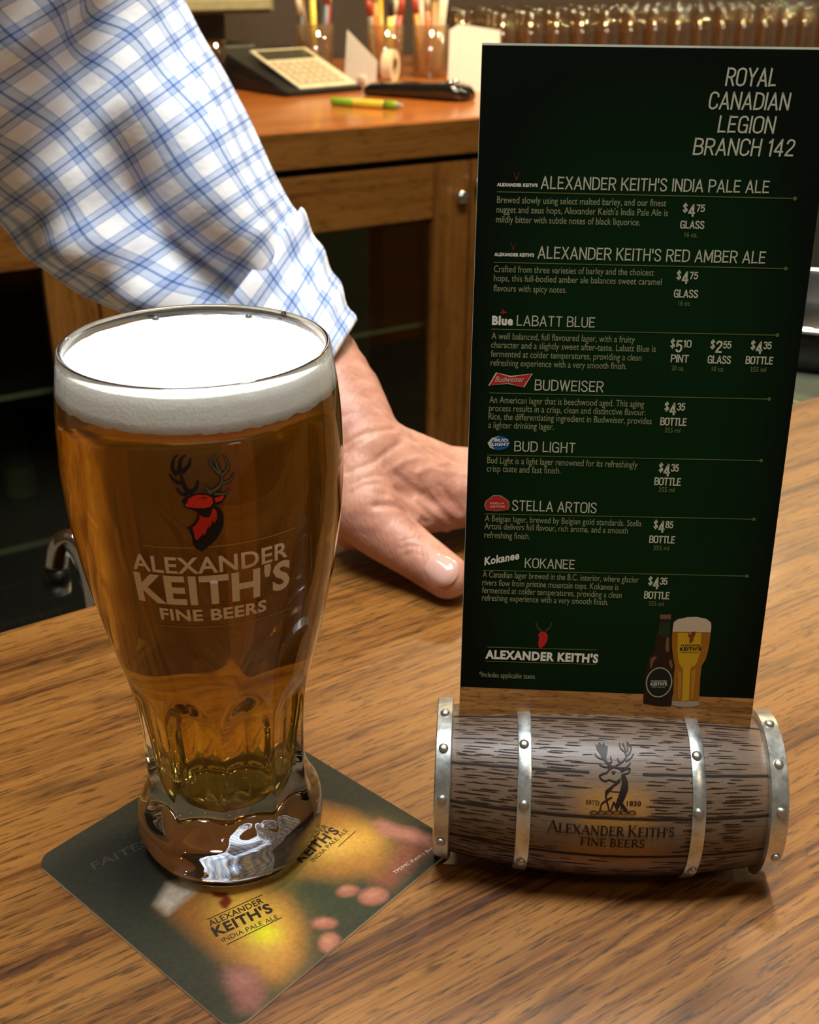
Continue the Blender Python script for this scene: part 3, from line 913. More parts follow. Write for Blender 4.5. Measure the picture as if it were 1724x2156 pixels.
# beer: fills the inside, its skin just inside the glass wall
M_BEER, nt, bb = nodes_of('amber_beer')
bb.inputs['Base Color'].default_value = (1.0, 0.88, 0.22, 1)
bb.inputs['Transmission Weight'].default_value = 1.0
bb.inputs['IOR'].default_value = 1.34
bb.inputs['Roughness'].default_value = 0.03
dif = N(nt, 'ShaderNodeBsdfDiffuse', i_0=(0.30, 0.145, 0.002, 1))
trl = N(nt, 'ShaderNodeBsdfTranslucent', i_0=(0.52, 0.26, 0.002, 1))
mx1 = N(nt, 'ShaderNodeMixShader', i_0=0.6)
lk(nt, dif.outputs[0], mx1.inputs[1]); lk(nt, trl.outputs[0], mx1.inputs[2])
mx2 = N(nt, 'ShaderNodeMixShader')
tc = N(nt, 'ShaderNodeTexCoord'); sx = N(nt, 'ShaderNodeSeparateXYZ')
lk(nt, tc.outputs['Object'], sx.inputs[0])
hz = N(nt, 'ShaderNodeMapRange'); hz.interpolation_type = 'SMOOTHSTEP'
hz.inputs['From Min'].default_value = 0.035; hz.inputs['From Max'].default_value = 0.10
hz.inputs['To Min'].default_value = 0.12; hz.inputs['To Max'].default_value = 0.42      # the beer is cloudier above, clear at the foot
lk(nt, sx.outputs['Z'], hz.inputs['Value'])
lk(nt, hz.outputs[0], mx2.inputs[0]); lk(nt, bb.outputs[0], mx2.inputs[1]); lk(nt, mx1.outputs[0], mx2.inputs[2])
lk(nt, mx2.outputs[0], nt.nodes['Material Output'].inputs['Surface'])
va = N(nt, 'ShaderNodeVolumeAbsorption', i_0=(0.95, 0.71, 0.0, 1))
va.inputs['Density'].default_value = 26
lk(nt, va.outputs[0], nt.nodes['Material Output'].inputs['Volume'])
FZ = 0.1862
bz = [0.0267, 0.0273, 0.028, 0.0285, 0.030, 0.0325, 0.036, 0.040, 0.045, 0.0515, 0.0581, 0.0655, 0.0731, 0.08, 0.0876, 0.0965, 0.1056, 0.115, 0.1246, 0.135, 0.1449, 0.1535, 0.1624, 0.1705, 0.1792, FZ]
pb = [(0.0001, 0.0263)] + [(float(np.interp(z, IZ, IR)) + 0.00025, z - 0.0002) for z in bz]
obj('beer', lathe(pb, 96, True, True), M_BEER, gl, True)
# foam with a slightly ragged lower edge and open bubbles on top
M_FOAM, nt, bb = nodes_of('beer_foam')
bb.inputs['Base Color'].default_value = (0.93, 0.92, 0.86, 1)
bb.inputs['Roughness'].default_value = 0.75
bb.inputs['Specular IOR Level'].default_value = 0.2
bb.inputs['Subsurface Weight'].default_value = 0.7
bb.inputs['Subsurface Radius'].default_value = (0.012, 0.012, 0.0105)
vor = N(nt, 'ShaderNodeTexVoronoi'); vor.inputs['Scale'].default_value = 900
lk(nt, coords(nt), vor.inputs['Vector'])
nz = noise_tex(nt, coords(nt), 250, 4)
bump(nt, bb, math_n(nt, 'ADD', vor.outputs['Distance'], nz), 0.35, 0.0004)
nf = 180
fv, ff = [], []
fp = [(0.0001, 0.0), (0.03, 0.0), (0.039, 0.0), (1, 0.0), (1, 0.003), (1, 0.007), (1, 0.0102), (0.975, 0.0108), (0.90, 0.0111), (0.6, 0.0116), (0.0001, 0.0119)]
for i, (r, dz) in enumerate(fp):
    for k in range(nf):
        a = 2 * PI * k / nf
        z = FZ + dz
        if i in (1, 2, 3):
            z += 0.0007 * noise.noise((math.cos(a) * 9, math.sin(a) * 9, 3)) + 0.0006 * noise.noise((math.cos(a) * 40, math.sin(a) * 40, 1))
        ri = float(np.interp(z, IZ, IR)) + 0.0003
        rr = r if r < 0.05 else ri * r
        if 0.05 < r < 0.99: z += 0.0003 * noise.noise((math.cos(a) * 6 * r, math.sin(a) * 6 * r, 7))
        fv.append((rr * math.cos(a), rr * math.sin(a), z))
for i in range(len(fp) - 1):
    for k in range(nf):
        k2 = (k + 1) % nf
        ff.append((i * nf + k, i * nf + k2, (i + 1) * nf + k2, (i + 1) * nf + k))
fm = obj('foam', (fv, ff), M_FOAM, gl, True)
M_BUB = plain('bubble_skin', (0.10, 0.095, 0.08), 0.2)
for x, y in ((-0.0195, 0.0330), (0.0235, 0.0345), (0.0120, 0.0365)):
    g = lathe([(0.0012 * math.cos(t), 0.0010 * math.sin(t)) for t in [PI / 2 * q / 5 for q in range(6)]], 14, True, False)
    obj('bubble', xform(g, (x, y, FZ + 0.0112)), M_BUB, fm, True)


def gmap(off):
    def f(th, zmm):
        z = zmm / 1000
        r = r_out(z) + off
        a = th - PI / 2
        return Vector((r * math.cos(a), r * math.sin(a), z))
    return f


def ink(name, col, rough=0.55, trans=0.0):
    if name in MATS: return MATS[name]
    m, nt, b = nodes_of(name)
    f = noise_tex(nt, coords(nt), 1200, 2)
    lk(nt, ramp(nt, f, [(0.3, tuple(c * 0.88 for c in col)), (0.7, col)]), b.inputs['Base Color'])
    b.inputs['Roughness'].default_value = rough
    b.inputs['Specular IOR Level'].default_value = 0.2
    MATS[name] = m
    return m


I_TAN = ink('white_print', (0.80, 0.66, 0.46))
I_BLACK = ink('black_print', (0.012, 0.010, 0.010))
I_RED = ink('red_print', (0.62, 0.025, 0.012))
I_BROWN = ink('brown_print', (0.11, 0.085, 0.045))
I_GOLD = ink('gold_print', (0.42, 0.25, 0.04))
KA = 44.0   # mm of arc per radian near the print


def gword(s, th0, th1, z, cap, bold):
    V, F = word(s, th0 * KA, z, th1 * KA, z, cap, bold)
    return [(v[0] / KA, v[1]) for v in V], F


def gpolys(pl): return [([(p[0], p[1]) for p in q[0]], q[1]) for q in pl]


def gstroke(p, w0, w1):
    V, F = stroke([(a * KA, b) for a, b in p], w0, w1)
    return [(v[0] / KA, v[1]) for v in V], F


CAMP = Vector((0, 0, 0.315))


def gmark(name, parts, mat, off, maxlen=None, label=None):
    g = lay([([(v[0] * KA, v[1]) for v in p[0]], p[1]) for p in parts], lambda x, y: gmap(off)(x / KA, y), 2.0)
    return obj(name, facing(g, (0.07, -0.6, 0.2)), mat, gl, True, label=label)


gmark('brand_lettering', [gword('ALEXANDER', -0.356, 0.731, 141.8, 5.6, 0.018), gword("KEITH'S", -0.364, 0.757, 130.2, 10.0, 0.034), gword('FINE BEERS', -0.213, 0.566, 123.5, 4.2, 0.03)], I_TAN, 0.00022, label='cream lettering')
arc = lambda a, b, z: ([(a + (b - a) * k / 30, z) for k in range(31)] + [(a + (b - a) * k / 30, z + 0.28) for k in range(31)], [(k, k + 1, 32 + k, 31 + k) for k in range(30)])
gmark('rule_marking', [arc(-0.26, 0.80, 150.8), arc(-0.24, 0.78, 120.6)], I_GOLD, 0.00018, label='thin gold lines')
GM = GLASS_MARKS
gmark('stag_antlers', [gstroke(p, 2.0 if i in (0,) else 1.5, 0.45) for i, p in enumerate(GM['antler_dark'])] + [gstroke(p, 2.0 if i == 0 else 1.5, 0.6) for i, p in enumerate(GM['antler_light'])], I_BLACK, 0.00020)
gmark('antler_fill', [gstroke(p, 1.2 if i == 0 else 0.8, 0.2) for i, p in enumerate(GM['antler_light'])], I_BROWN, 0.00030, label='brown antler centre')
gmark('stag_outline', [poly(GM['head'][0]), poly(GM['neck'][0])], I_BLACK, 0.00022)
gmark('stag_colour', [poly(q) for q in GM['red']] + [poly(GM['ear'][0])], I_RED, 0.00034, label='red head and neck fill')
gmark('stag_eye', [poly(GM['streak'][0])], I_BLACK, 0.00044)

# ------------------------------------------------------------------ coaster
cang = math.radians(-41.0)
cx_, cy_ = Vector((math.cos(cang), math.sin(cang), 0)), Vector((-math.sin(cang), math.cos(cang), 0))
cpos = Vector((-0.0605, 0.3325, 0.0)) + cx_ * -0.0012 + cy_ * 0.0010
coa = empty('coaster', tuple(cpos), cang, 'square dark green beer coaster with two printed beers under the glass', 'coaster')
HS, CR, CT = 57.3, 7.0, 1.5


def rsq(x, y):
    """clamp a point into the rounded square"""
    ax, ay = abs(x), abs(y)
    if ax > HS - CR and ay > HS - CR:
        dx, dy = ax - (HS - CR), ay - (HS - CR)
        q = math.hypot(dx, dy)
        if q > CR:
            ax, ay = HS - CR + dx * CR / q, HS - CR + dy * CR / q
    return math.copysign(ax, x), math.copysign(ay, y)


outl = []
for cx0, cy0, a0 in ((1, 1, 0), (-1, 1, 90), (-1, -1, 180), (1, -1, 270)):
    for k in range(10):
        a = math.radians(a0 + 10 * k)
        outl.append((cx0 * (HS - CR) + CR * math.cos(a), cy0 * (HS - CR) + CR * math.sin(a)))
n = len(outl)
vv = [(x / 1000, y / 1000, z) for z in (0.0001, CT / 1000 - 0.0001) for x, y in outl]
obj('card_body', (vv, [tuple(range(n))[::-1], tuple(range(n, 2 * n))] + [(k, (k + 1) % n, n + (k + 1) % n, n + k) for k in range(n)]), plain('coaster_card', (0.80, 0.74, 0.58), 0.8), coa)
G = 170
xs = np.linspace(-HS, HS, G)
PX, PY = np.meshgrid(xs, xs, indexing='ij')
for i in range(G):
    for j in range(G):
        PX[i, j], PY[i, j] = rsq(PX[i, j], PY[i, j])
OX, OY = 1.2, -1.0                      # print traced from the coaster's own centre
QX, QY = PX - OX, PY - OY


def pdist(pts):
    """signed distance (inside positive) to a closed outline, for every print point"""
    ins = np.zeros(QX.shape, bool)
    dm = np.full(QX.shape, 1e9)
    for k in range(len(pts)):
        x0, y0 = pts[k]; x1, y1 = pts[(k + 1) % len(pts)]
        dx, dy = x1 - x0, y1 - y0
        t = np.clip(((QX - x0) * dx + (QY - y0) * dy) / (dx * dx + dy * dy + 1e-9), 0, 1)
        dm = np.minimum(dm, np.hypot(QX - x0 - t * dx, QY - y0 - t * dy))
        c = ((y0 > QY) != (y1 > QY)) & (QX < (x1 - x0) * (QY - y0) / (y1 - y0 + 1e-12) + x0)
        ins ^= c
    return np.where(ins, dm, -dm)


colr = np.zeros(QX.shape + (3,)) + np.array([0.038, 0.036, 0.022])


def paint(mask, c):
    m = np.clip(mask, 0, 1)[..., None]
    global colr
    colr = colr * (1 - m) + np.array(c) * m


def blob(cx, cy, rx, ry, rot, c, k=1.0, p=2.0):
    c_, s_ = math.cos(rot), math.sin(rot)
    u = ((QX - cx) * c_ + (QY - cy) * s_) / rx; v = (-(QX - cx) * s_ + (QY - cy) * c_) / ry
    paint(k * np.exp(-(u * u + v * v) ** (p / 2)), c)


def ppoly(pts, c, soft, k=1.0): paint(k * np.clip(pdist(pts) / soft + 0.5, 0, 1), c)


blob(22, 2, 34, 22, 0.8, (0.040, 0.055, 0.026), 0.8)
blob(-30, -30, 26, 30, 0.5, (0.022, 0.022, 0.018), 0.75)  # shadow of the glass on the left corner, painted into the print colour
ppoly(CO_PALM2, (0.17, 0.060, 0.034), 6)
ppoly(CO_BODY2, (0.30, 0.13, 0.03), 9)
blob(24, 32, 13, 9, 1.0, (0.62, 0.34, 0.06), 0.95)
blob(19, 24, 8, 7, 1.0, (0.74, 0.46, 0.09), 0.8)
blob(4, 6, 20, 17, 0.8, (0.34, 0.20, 0.03), 0.95, 4)  # this and the next blob: gold print, also painted for the foot's amber glow
blob(-4, -6, 12, 10, 0.8, (0.30, 0.20, 0.05), 0.7, 4)
ppoly(CO_THUMB, (0.36, 0.15, 0.10), 4)
ppoly(CO_BODY, (0.22, 0.085, 0.02), 8)
blob(29, -22, 20, 11, -0.35, (0.52, 0.27, 0.055), 0.95)
blob(20, -19, 13, 9, 0.3, (0.66, 0.38, 0.05), 0.9)
blob(33, -22, 6, 5, 0.2, (0.60, 0.54, 0.02), 0.95)  # yellow caustic cast through the beer, painted into the print
ppoly(CO_FOAM, (0.42, 0.36, 0.28), 4)
ppoly(CO_HAND, (0.19, 0.075, 0.055), 6)
blob(42, -41, 5, 4, 0.6, (0.28, 0.12, 0.09), 0.8)
for (cx0, cy0, rx, ry, ro) in ((46, -4.8, 4.6, 2.6, 0.75), (53.6, -9.8, 3.8, 4.6, 0.7), (41.4, 12.0, 4.2, 2.8, 1.0), (50.2, 16.4, 5.6, 4.2, 1.0)):
    ppoly(ellipse(cx0, cy0, rx, ry, 20, ro), (0.26, 0.10, 0.06), 2.0)
    blob(cx0 - 1.2, cy0 + 0.3, rx * 0.55, ry * 0.6, ro, (0.38, 0.17, 0.105), 0.85)
ppoly(CO_STAG, (0.16, 0.022, 0.008), 1.2)
nzg = np.array([[noise.noise((QX[i, j] * 0.55, QY[i, j] * 0.55, 4.0)) + 0.7 * noise.noise((QX[i, j] * 1.6, QY[i, j] * 1.6, 1.0)) for j in range(G)] for i in range(G)])
colr = np.clip(colr * (1 + 0.16 * nzg[..., None]), 0, 1)
fv = [(PX[i, j] / 1000, PY[i, j] / 1000, CT / 1000) for i in range(G) for j in range(G)]
ff = [(i * G + j, (i + 1) * G + j, (i + 1) * G + j + 1, i * G + j + 1) for i in range(G - 1) for j in range(G - 1)]
pf = obj('printed_face', (fv, ff), painted('coaster_print', 0.65, 0.06), coa)
set_colors(pf, colr.reshape(-1, 3).tolist())
cmap = lambda x, y: Vector(((x + OX) / 1000, (y + OY) / 1000, CT / 1000 + 0.00008))


def cw(s, a, b, cap, bold=0.0): return word(s, a[0], a[1], b[0], b[1], cap, bold)


def cface(name, parts, mat, label=None): obj(name, facing(lay(parts, cmap), (0, 0, 5)), mat, pf, label=label)


k2 = (19.4, -12.3)
cface('printed_lettering', [cw('ALEXANDER', (16.7, -32.8), (22.5, -12.4), 2.7, 0.012), cw("KEITH'S", (21.7, -34.6), (28.2, -12.9), 4.4, 0.035), cw('INDIA PALE ALE', (25.6, -34.5), (32.0, -14.0), 2.0, 0.0),
                            cw('ALEXANDER', (12.2, 10.6), (12.0, 31.6), 2.7, 0.012), cw("KEITH'S", (18.1, 10.5), (17.2, 32.6), 4.4, 0.035), cw('INDIA PALE ALE', (21.4, 14.0), (19.4, 35.2), 2.0, 0.0),
                            stroke([(13.3, -31.6), (19.2, -10.3)], 0.35), stroke([(27.4, -34.3), (32.6, -13.0)], 0.35), stroke([(22.6, 26.0), (21.6, 37.0)], 0.35)], ink('dark_print', (0.030, 0.018, 0.006)))
cface('slogan_lettering', [cw('FAITES', (-37.4, -44.0), (-32.5, -21.5), 4.0, 0.015)], ink('faint_print', (0.052, 0.045, 0.030)), 'faint brown lettering')
cface('small_print', [cw("TM/MC Keith's Brewery", (48.7, 30.0), (51.4, 55.0), 1.5, 0.0)], ink('pale_print', (0.45, 0.38, 0.30)), 'tiny pale lettering')

# ------------------------------------------------------------------ barrel-shaped menu holder
HY = math.radians(-3.06)
hold = empty('menu_holder', (0.0740, 0.3412, 0.0), HY, 'half barrel menu holder with metal hoops and a printed stag', 'menu holder')
BHL, BRM, BRE, BKB, BZC = 0.063, 0.0314, 0.0268, 0.0042, 0.028


def brad(x): return BRM - (BRM - BRE) * (x / BHL) ** 2


def bsurf(x, ph, dr=0.0):
    """point on the barrel: x along it (m), ph the angle up from the front"""
    r = brad(x) + dr
    return Vector((x, BKB * (x / BHL) ** 2 - r * math.cos(ph), max(BZC + r * math.sin(ph), 0.0004)))


SEAM = [math.radians(a) for a in (-38, -8, 21.5, 50.0, 92.0)]
PH = np.linspace(math.radians(-64), math.radians(128), 150)
XSB = np.linspace(-BHL + 0.003, BHL - 0.003, 90)
bv, bf, bc = [], [], []
orange_at = lambda x, d: max(math.exp(-((x - 1) / 13.5) ** 4 - ((d - 26) / 15) ** 4), math.exp(-((x - 1.5) / 17.0) ** 4 - ((d + 8) / 13.5) ** 4)) 
for x in XSB:
    for ph in PH:
        dr = 0.0
        for i, s in enumerate(SEAM):
            if i == 3 and -0.0075 < x < 0.0105: continue
            dr -= 0.0
        d = math.degrees(ph)
        # carved grain dashes, sparse on the worn patch
        q = noise.noise((x * 95, ph * 26, 2.3)) + 0.6 * noise.noise((x * 60, ph * 60, 9.1))
        bv.append(bsurf(x, ph, dr))
        bc.append((x * 1000, d))
npn = len(PH)
for i in range(len(XSB) - 1):
    for k in range(npn - 1):
        bf.append((i * npn + k, (i + 1) * npn + k, (i + 1) * npn + k + 1, i * npn + k + 1))
# flat back and underside close the half barrel
e0 = [0 * npn + k for k in range(npn)]; e1 = [(len(XSB) - 1) * npn + k for k in range(npn)]
bf.append(tuple(e0[::-1])[::-1]); bf.append(tuple(e1[::-1]))
bf.append(tuple([i * npn for i in range(len(XSB))])); bf.append(tuple([i * npn + npn - 1 for i in range(len(XSB))])[::-1])
M_STAVE, nt, bb = nodes_of('barrel_staves')
at_ = N(nt, 'ShaderNodeVertexColor', layer_name='Col')
uvn = N(nt, 'ShaderNodeUVMap', uv_map='stave')
mp = N(nt, 'ShaderNodeMapping'); mp.inputs['Scale'].default_value = (52, 640, 1)
lk(nt, uvn.outputs[0], mp.inputs[0])
g1 = noise_tex(nt, mp.outputs[0], 1.0, 1.0, 0.5, 0.15)
mp2 = N(nt, 'ShaderNodeMapping'); mp2.inputs['Scale'].default_value = (300, 3500, 1)
lk(nt, uvn.outputs[0], mp2.inputs[0])
g2 = noise_tex(nt, mp2.outputs[0], 1.0, 3.0, 0.6)
sc_ = N(nt, 'ShaderNodeSeparateColor'); lk(nt, at_.outputs[0], sc_.inputs[0])
# red channel: seam, green: worn orange patch
thr = math_n(nt, 'SUBTRACT', g1, math_n(nt, 'MULTIPLY', sc_.outputs[1], 0.30))
dash = ramp(nt, thr, [(0.565, (0, 0, 0)), (0.60, (1, 1, 1))])
base = mixc(nt, sc_.outputs[1], (0.125, 0.075, 0.042), (0.28, 0.128, 0.024))
base = mixc(nt, 1.0, base, ramp(nt, g2, [(0.25, (0.72,) * 3), (0.75, (1.15,) * 3)]), 'MULTIPLY')
base = mixc(nt, math_n(nt, 'MULTIPLY', dash, 0.28), base, (0.040, 0.022, 0.010))
base = mixc(nt, sc_.outputs[0], base, (0.012, 0.007, 0.004))
lk(nt, base, bb.inputs['Base Color'])
bb.inputs['Roughness'].default_value = 0.46
bb.inputs['Coat Weight'].default_value = 0.05
bump(nt, bb, math_n(nt, 'MULTIPLY', dash, -1.0), 0.12, 0.0004)
bo = obj('barrel_body', (bv, bf), M_STAVE, hold, True, auto=40)
cols = []
for (x, d), v in zip(bc, bv):
    s = 0.0
    for i, sm in enumerate(SEAM):
        if i == 3 and -7.5 < x < 10.5: continue
        s = max(s, math.exp(-((math.radians(d) - sm) / 0.020) ** 4))
    cols.append((s, orange_at(x, d), 0))
set_colors(bo, cols)
uvl = bo.data.uv_layers.new(name='stave')
uvs = [(x / 1000, math.radians(d) * 0.031) for x, d in bc]
for lp in bo.data.loops: uvl.data[lp.index].uv = uvs[lp.vertex_index]

M_HOOP, nt, bb = nodes_of('galvanised_hoop')
f = noise_tex(nt, coords(nt), 140, 5, 0.65)
lk(nt, ramp(nt, f, [(0.25, (0.34, 0.36, 0.33)), (0.5, (0.60, 0.63, 0.59)), (0.75, (0.78, 0.81, 0.78))]), bb.inputs['Base Color'])
bb.inputs['Metallic'].default_value = 0.9
lk(nt, math_n(nt, 'ADD', math_n(nt, 'MULTIPLY', f, 0.25), 0.20), bb.inputs['Roughness'])
bump(nt, bb, f, 0.25, 0.0005)
M_RIVET = plain('rivet_steel', (0.42, 0.41, 0.36), 0.35, 0.9)


def hoop(x0, x1, t, rivs, p0=-60, p1=126):
    V, F = [], []
    ph = [math.radians(p0 + (p1 - p0) * k / 70) for k in range(71)]
    sec = [(x0, -0.002), (x0, t * 0.8), (x0 + 0.0004, t), (x1 - 0.0004, t), (x1, t * 0.8), (x1, -0.002)]
    m = len(sec)
    for p in ph:
        for x, d in sec: V.append(bsurf(x, p, d))
    for i in range(70):
        for k in range(m):
            k2 = (k + 1) % m
            F.append((i * m + k, i * m + k2, (i + 1) * m + k2, (i + 1) * m + k))
    F.append(tuple(range(m))); F.append(tuple(70 * m + k for k in range(m))[::-1])
    bm = bmesh.new()
    vs = [bm.verts.new(v) for v in V]
    for f in F: bm.faces.new([vs[i] for i in f])
    bmesh.ops.recalc_face_normals(bm, faces=bm.faces)
    ho = obj('metal_hoop', bm, M_HOOP, hold, True, auto=40)
    for rx, rd in rivs:
        g = lathe([(0.0017, -0.0004), (0.0018, 0.0004), (0.0015, 0.0009), (0.0008, 0.0012), (0.0001, 0.00125)], 14, True, True)
        slot = box(-0.0013, 0.0013, -0.00018, 0.00018, 0.0007, 0.0013)
        p = math.radians(rd)
        nrm = Vector((0, -math.cos(p), math.sin(p)))
        M = nrm.to_track_quat('Z', 'X').to_matrix().to_4x4()
        M.translation = bsurf(rx, p, t)
        g = join(g)
        obj('rivet', ([M @ v for v in g[0]], g[1]), M_RIVET, ho, True, auto=50)


hoop(-0.0632, -0.0572, 0.0030, [(-0.0602, 88), (-0.0602, 58), (-0.0602, 23), (-0.0602, -12)])
hoop(-0.0334, -0.0285, 0.0010, [(-0.0312, 66), (-0.0310, 26), (-0.0308, -22)])
hoop(0.0283, 0.0331, 0.0010, [(0.0302, 63), (0.0303, 26), (0.0310, -23)])
hoop(0.0562, 0.0632, 0.0030, [(0.0594, 91), (0.0596, 57), (0.0600, 25), (0.0604, -12)])
# a back piece carries the slot the card stands in
obj('card_slot', box(-0.055, 0.056, 0.0125, 0.017, 0.004, 0.050), plain('slot_brown', (0.05, 0.028, 0.014), 0.6), hold)

bmap = lambda off: (lambda xmm, p: bsurf(xmm / 1000, p, off))
KB = 31.4


def bmark(name, parts, mat, off=0.00030):
    g = lay(parts, lambda x, y: bmap(off)(x, y / KB), 2.2)
    obj(name, facing(g, (0, -0.4, 0.25)), mat, hold, True)


def bscale(p): return [(q[0], q[1] * KB) for q in p]


# carved grain: short dark cuts along the staves, and the dark joints between them
gr = []
RG = random.Random(21)
for row in range(74):
    d = -52 + row * 2.15
    x = -57 + RG.uniform(0, 9)
    while x < 55:
        Lg = RG.uniform(3.5, 13)
        xm, dd = x + Lg / 2, d + RG.uniform(-0.9, 0.9)
        worn = orange_at(xm, dd) > 0.30 or (-8 < xm < 11 and 22 < dd < 74)
        if (-29 < xm < 29 and -3 < dd < 19) or (-15 < xm < 16 and 22 < dd < 38):
            x += 3
            continue
        if x + Lg < 56 and not (worn and RG.random() < 0.93) and min(abs(math.radians(dd) - q) for q in SEAM) > 0.03:
            w_ = RG.uniform(0.26, 0.62)
            y0 = math.radians(dd) * KB
            wob = RG.uniform(-0.35, 0.35)
            gr.append(stroke([(x, y0), (x + Lg * .3, y0 + wob * .6), (x + Lg * .7, y0 + wob), (x + Lg, y0 + wob * .7)], w_ * 0.5, w_ * 0.25, 3))
            gr.append(stroke([(x + Lg * .12, y0 + 0.05), (x + Lg * .5, y0 + wob * .8), (x + Lg * .85, y0 + wob)], w_, w_ * 0.7, 3))
        x += Lg + RG.uniform(1.0, 7.5)
for i, q in enumerate(SEAM):
    for xa, xb in (((-57, -8.2), (10.8, 56)) if i == 3 else ((-57, 56),)):
        nn_ = int((xb - xa) / 3)
        gr.append(stroke([(xa + (xb - xa) * k / nn_, q * KB + 0.12 * math.sin(k * 1.7 + i)) for k in range(nn_ + 1)], 0.85, 0.7, 1))
bmark('carved_grain', gr, ink('grain_dark', (0.020, 0.011, 0.006), 0.6), 0.00012)

I_DK = ink('dark_brown_print', (0.014, 0.008, 0.006), 0.4)
bmark('stag_emblem', [poly(bscale(q)) for q in BARREL_MARKS['fill']] + [stroke(bscale(q), 0.62, 0.42) for q in BARREL_MARKS['line']] + [ringpoly(a, b * KB, 1.45, 0.75, 0.34, 20) for a, b in BARREL_MARKS['ring']], I_DK)

# serif capitals, stroke by stroke, on a unit cap height
_TK, _TN = 0.165, 0.075
SERIF = {
    'A': (0.86, [((0.06, 0.03), (0.41, 1.0), _TN), ((0.41, 1.0), (0.78, 0.03), _TK), ((0.18, 0.34), (0.66, 0.34), _TN)], [(0.06, 0.03, .26), (0.79, 0.03, .28)]),
    'L': (0.68, [((0.17, 0.0), (0.17, 1.0), _TK), ((0.12, 0.04), (0.60, 0.04), 0.085), ((0.60, 0.0), (0.63, 0.24), 0.06)], [(0.17, 0.03, .30), (0.17, 0.97, .32)]),
    'E': (0.70, [((0.17, 0.0), (0.17, 1.0), _TK), ((0.12, 0.04), (0.60, 0.04), 0.085), ((0.12, 0.96), (0.57, 0.96), 0.085), ((0.17, 0.52), (0.45, 0.52), _TN), ((0.46, 0.40), (0.46, 0.64), 0.06), ((0.61, 0.0), (0.64, 0.22), 0.06), ((0.57, 0.80), (0.58, 1.0), 0.06)], [(0.15, 0.03, .26), (0.15, 0.97, .26)]),
    'X': (0.84, [((0.10, 0.97), (0.72, 0.03), _TK), ((0.68, 0.97), (0.10, 0.03), _TN)], [(0.12, 0.97, .28), (0.70, 0.97, .24), (0.10, 0.03, .24), (0.72, 0.03, .28)]),
    'N': (0.92, [((0.15, 0.0), (0.15, 1.0), _TN), ((0.15, 0.97), (0.75, 0.03), _TK), ((0.76, 0.0), (0.76, 1.0), _TN)], [(0.15, 0.03, .26), (0.10, 0.97, .2), (0.76, 0.97, .26)]),
    'D': (0.86, [((0.17, 0.0), (0.17, 1.0), _TK), [(0.12, 0.96), (0.42, 0.96), (0.64, 0.82), (0.72, 0.5), (0.64, 0.18), (0.42, 0.04), (0.12, 0.04)]], [(0.14, 0.03, .2), (0.14, 0.97, .2)]),
    'R': (0.80, [((0.17, 0.0), (0.17, 1.0), _TK), [(0.12, 0.96), (0.40, 0.96), (0.56, 0.86), (0.58, 0.70), (0.48, 0.55), (0.20, 0.50)], ((0.36, 0.50), (0.72, 0.03), 0.15)], [(0.17, 0.03, .28), (0.12, 0.97, .2), (0.74, 0.03, .2)]),
    'K': (0.82, [((0.17, 0.0), (0.17, 1.0), _TK), ((0.22, 0.46), (0.64, 0.97), _TN), ((0.30, 0.54), (0.72, 0.03), 0.155)], [(0.17, 0.03, .28), (0.17, 0.97, .28), (0.64, 0.97, .24), (0.73, 0.03, .24)]),
    'I': (0.36, [((0.18, 0.0), (0.18, 1.0), _TK)], [(0.18, 0.03, .30), (0.18, 0.97, .30)]),
    'T': (0.76, [((0.38, 0.0), (0.38, 1.0), _TK), ((0.06, 0.96), (0.70, 0.96), 0.085), ((0.07, 0.76), (0.06, 1.0), 0.06), ((0.69, 0.76), (0.70, 1.0), 0.06)], [(0.38, 0.03, .32)]),
    'H': (0.92, [((0.17, 0.0), (0.17, 1.0), _TK), ((0.75, 0.0), (0.75, 1.0), _TK), ((0.17, 0.51), (0.75, 0.51), _TN)], [(0.17, 0.03, .28), (0.17, 0.97, .28), (0.75, 0.03, .28), (0.75, 0.97, .28)]),
    'S': (0.62, [[(0.50, 0.80), (0.42, 0.95), (0.26, 0.96), (0.13, 0.84), (0.16, 0.65), (0.32, 0.52), (0.48, 0.38), (0.51, 0.20), (0.40, 0.05), (0.22, 0.04), (0.09, 0.20)]], []),
    'F': (0.66, [((0.17, 0.0), (0.17, 1.0), _TK), ((0.12, 0.96), (0.57, 0.96), 0.085), ((0.17, 0.50), (0.45, 0.50), _TN), ((0.46, 0.38), (0.46, 0.62), 0.06), ((0.57, 0.78), (0.58, 1.0), 0.06)], [(0.17, 0.03, .32), (0.15, 0.97, .26)]),
    'B': (0.74, [((0.17, 0.0), (0.17, 1.0), _TK), [(0.12, 0.96), (0.38, 0.96), (0.52, 0.86), (0.52, 0.68), (0.40, 0.54), (0.18, 0.53)], [(0.36, 0.53), (0.56, 0.44), (0.61, 0.26), (0.52, 0.08), (0.36, 0.04), (0.12, 0.04)]], [(0.13, 0.03, .2), (0.13, 0.97, .2)]),
    "'": (0.22, [((0.11, 1.0), (0.10, 0.70), 0.11)], []),
    ' ': (0.30, [], []),
}


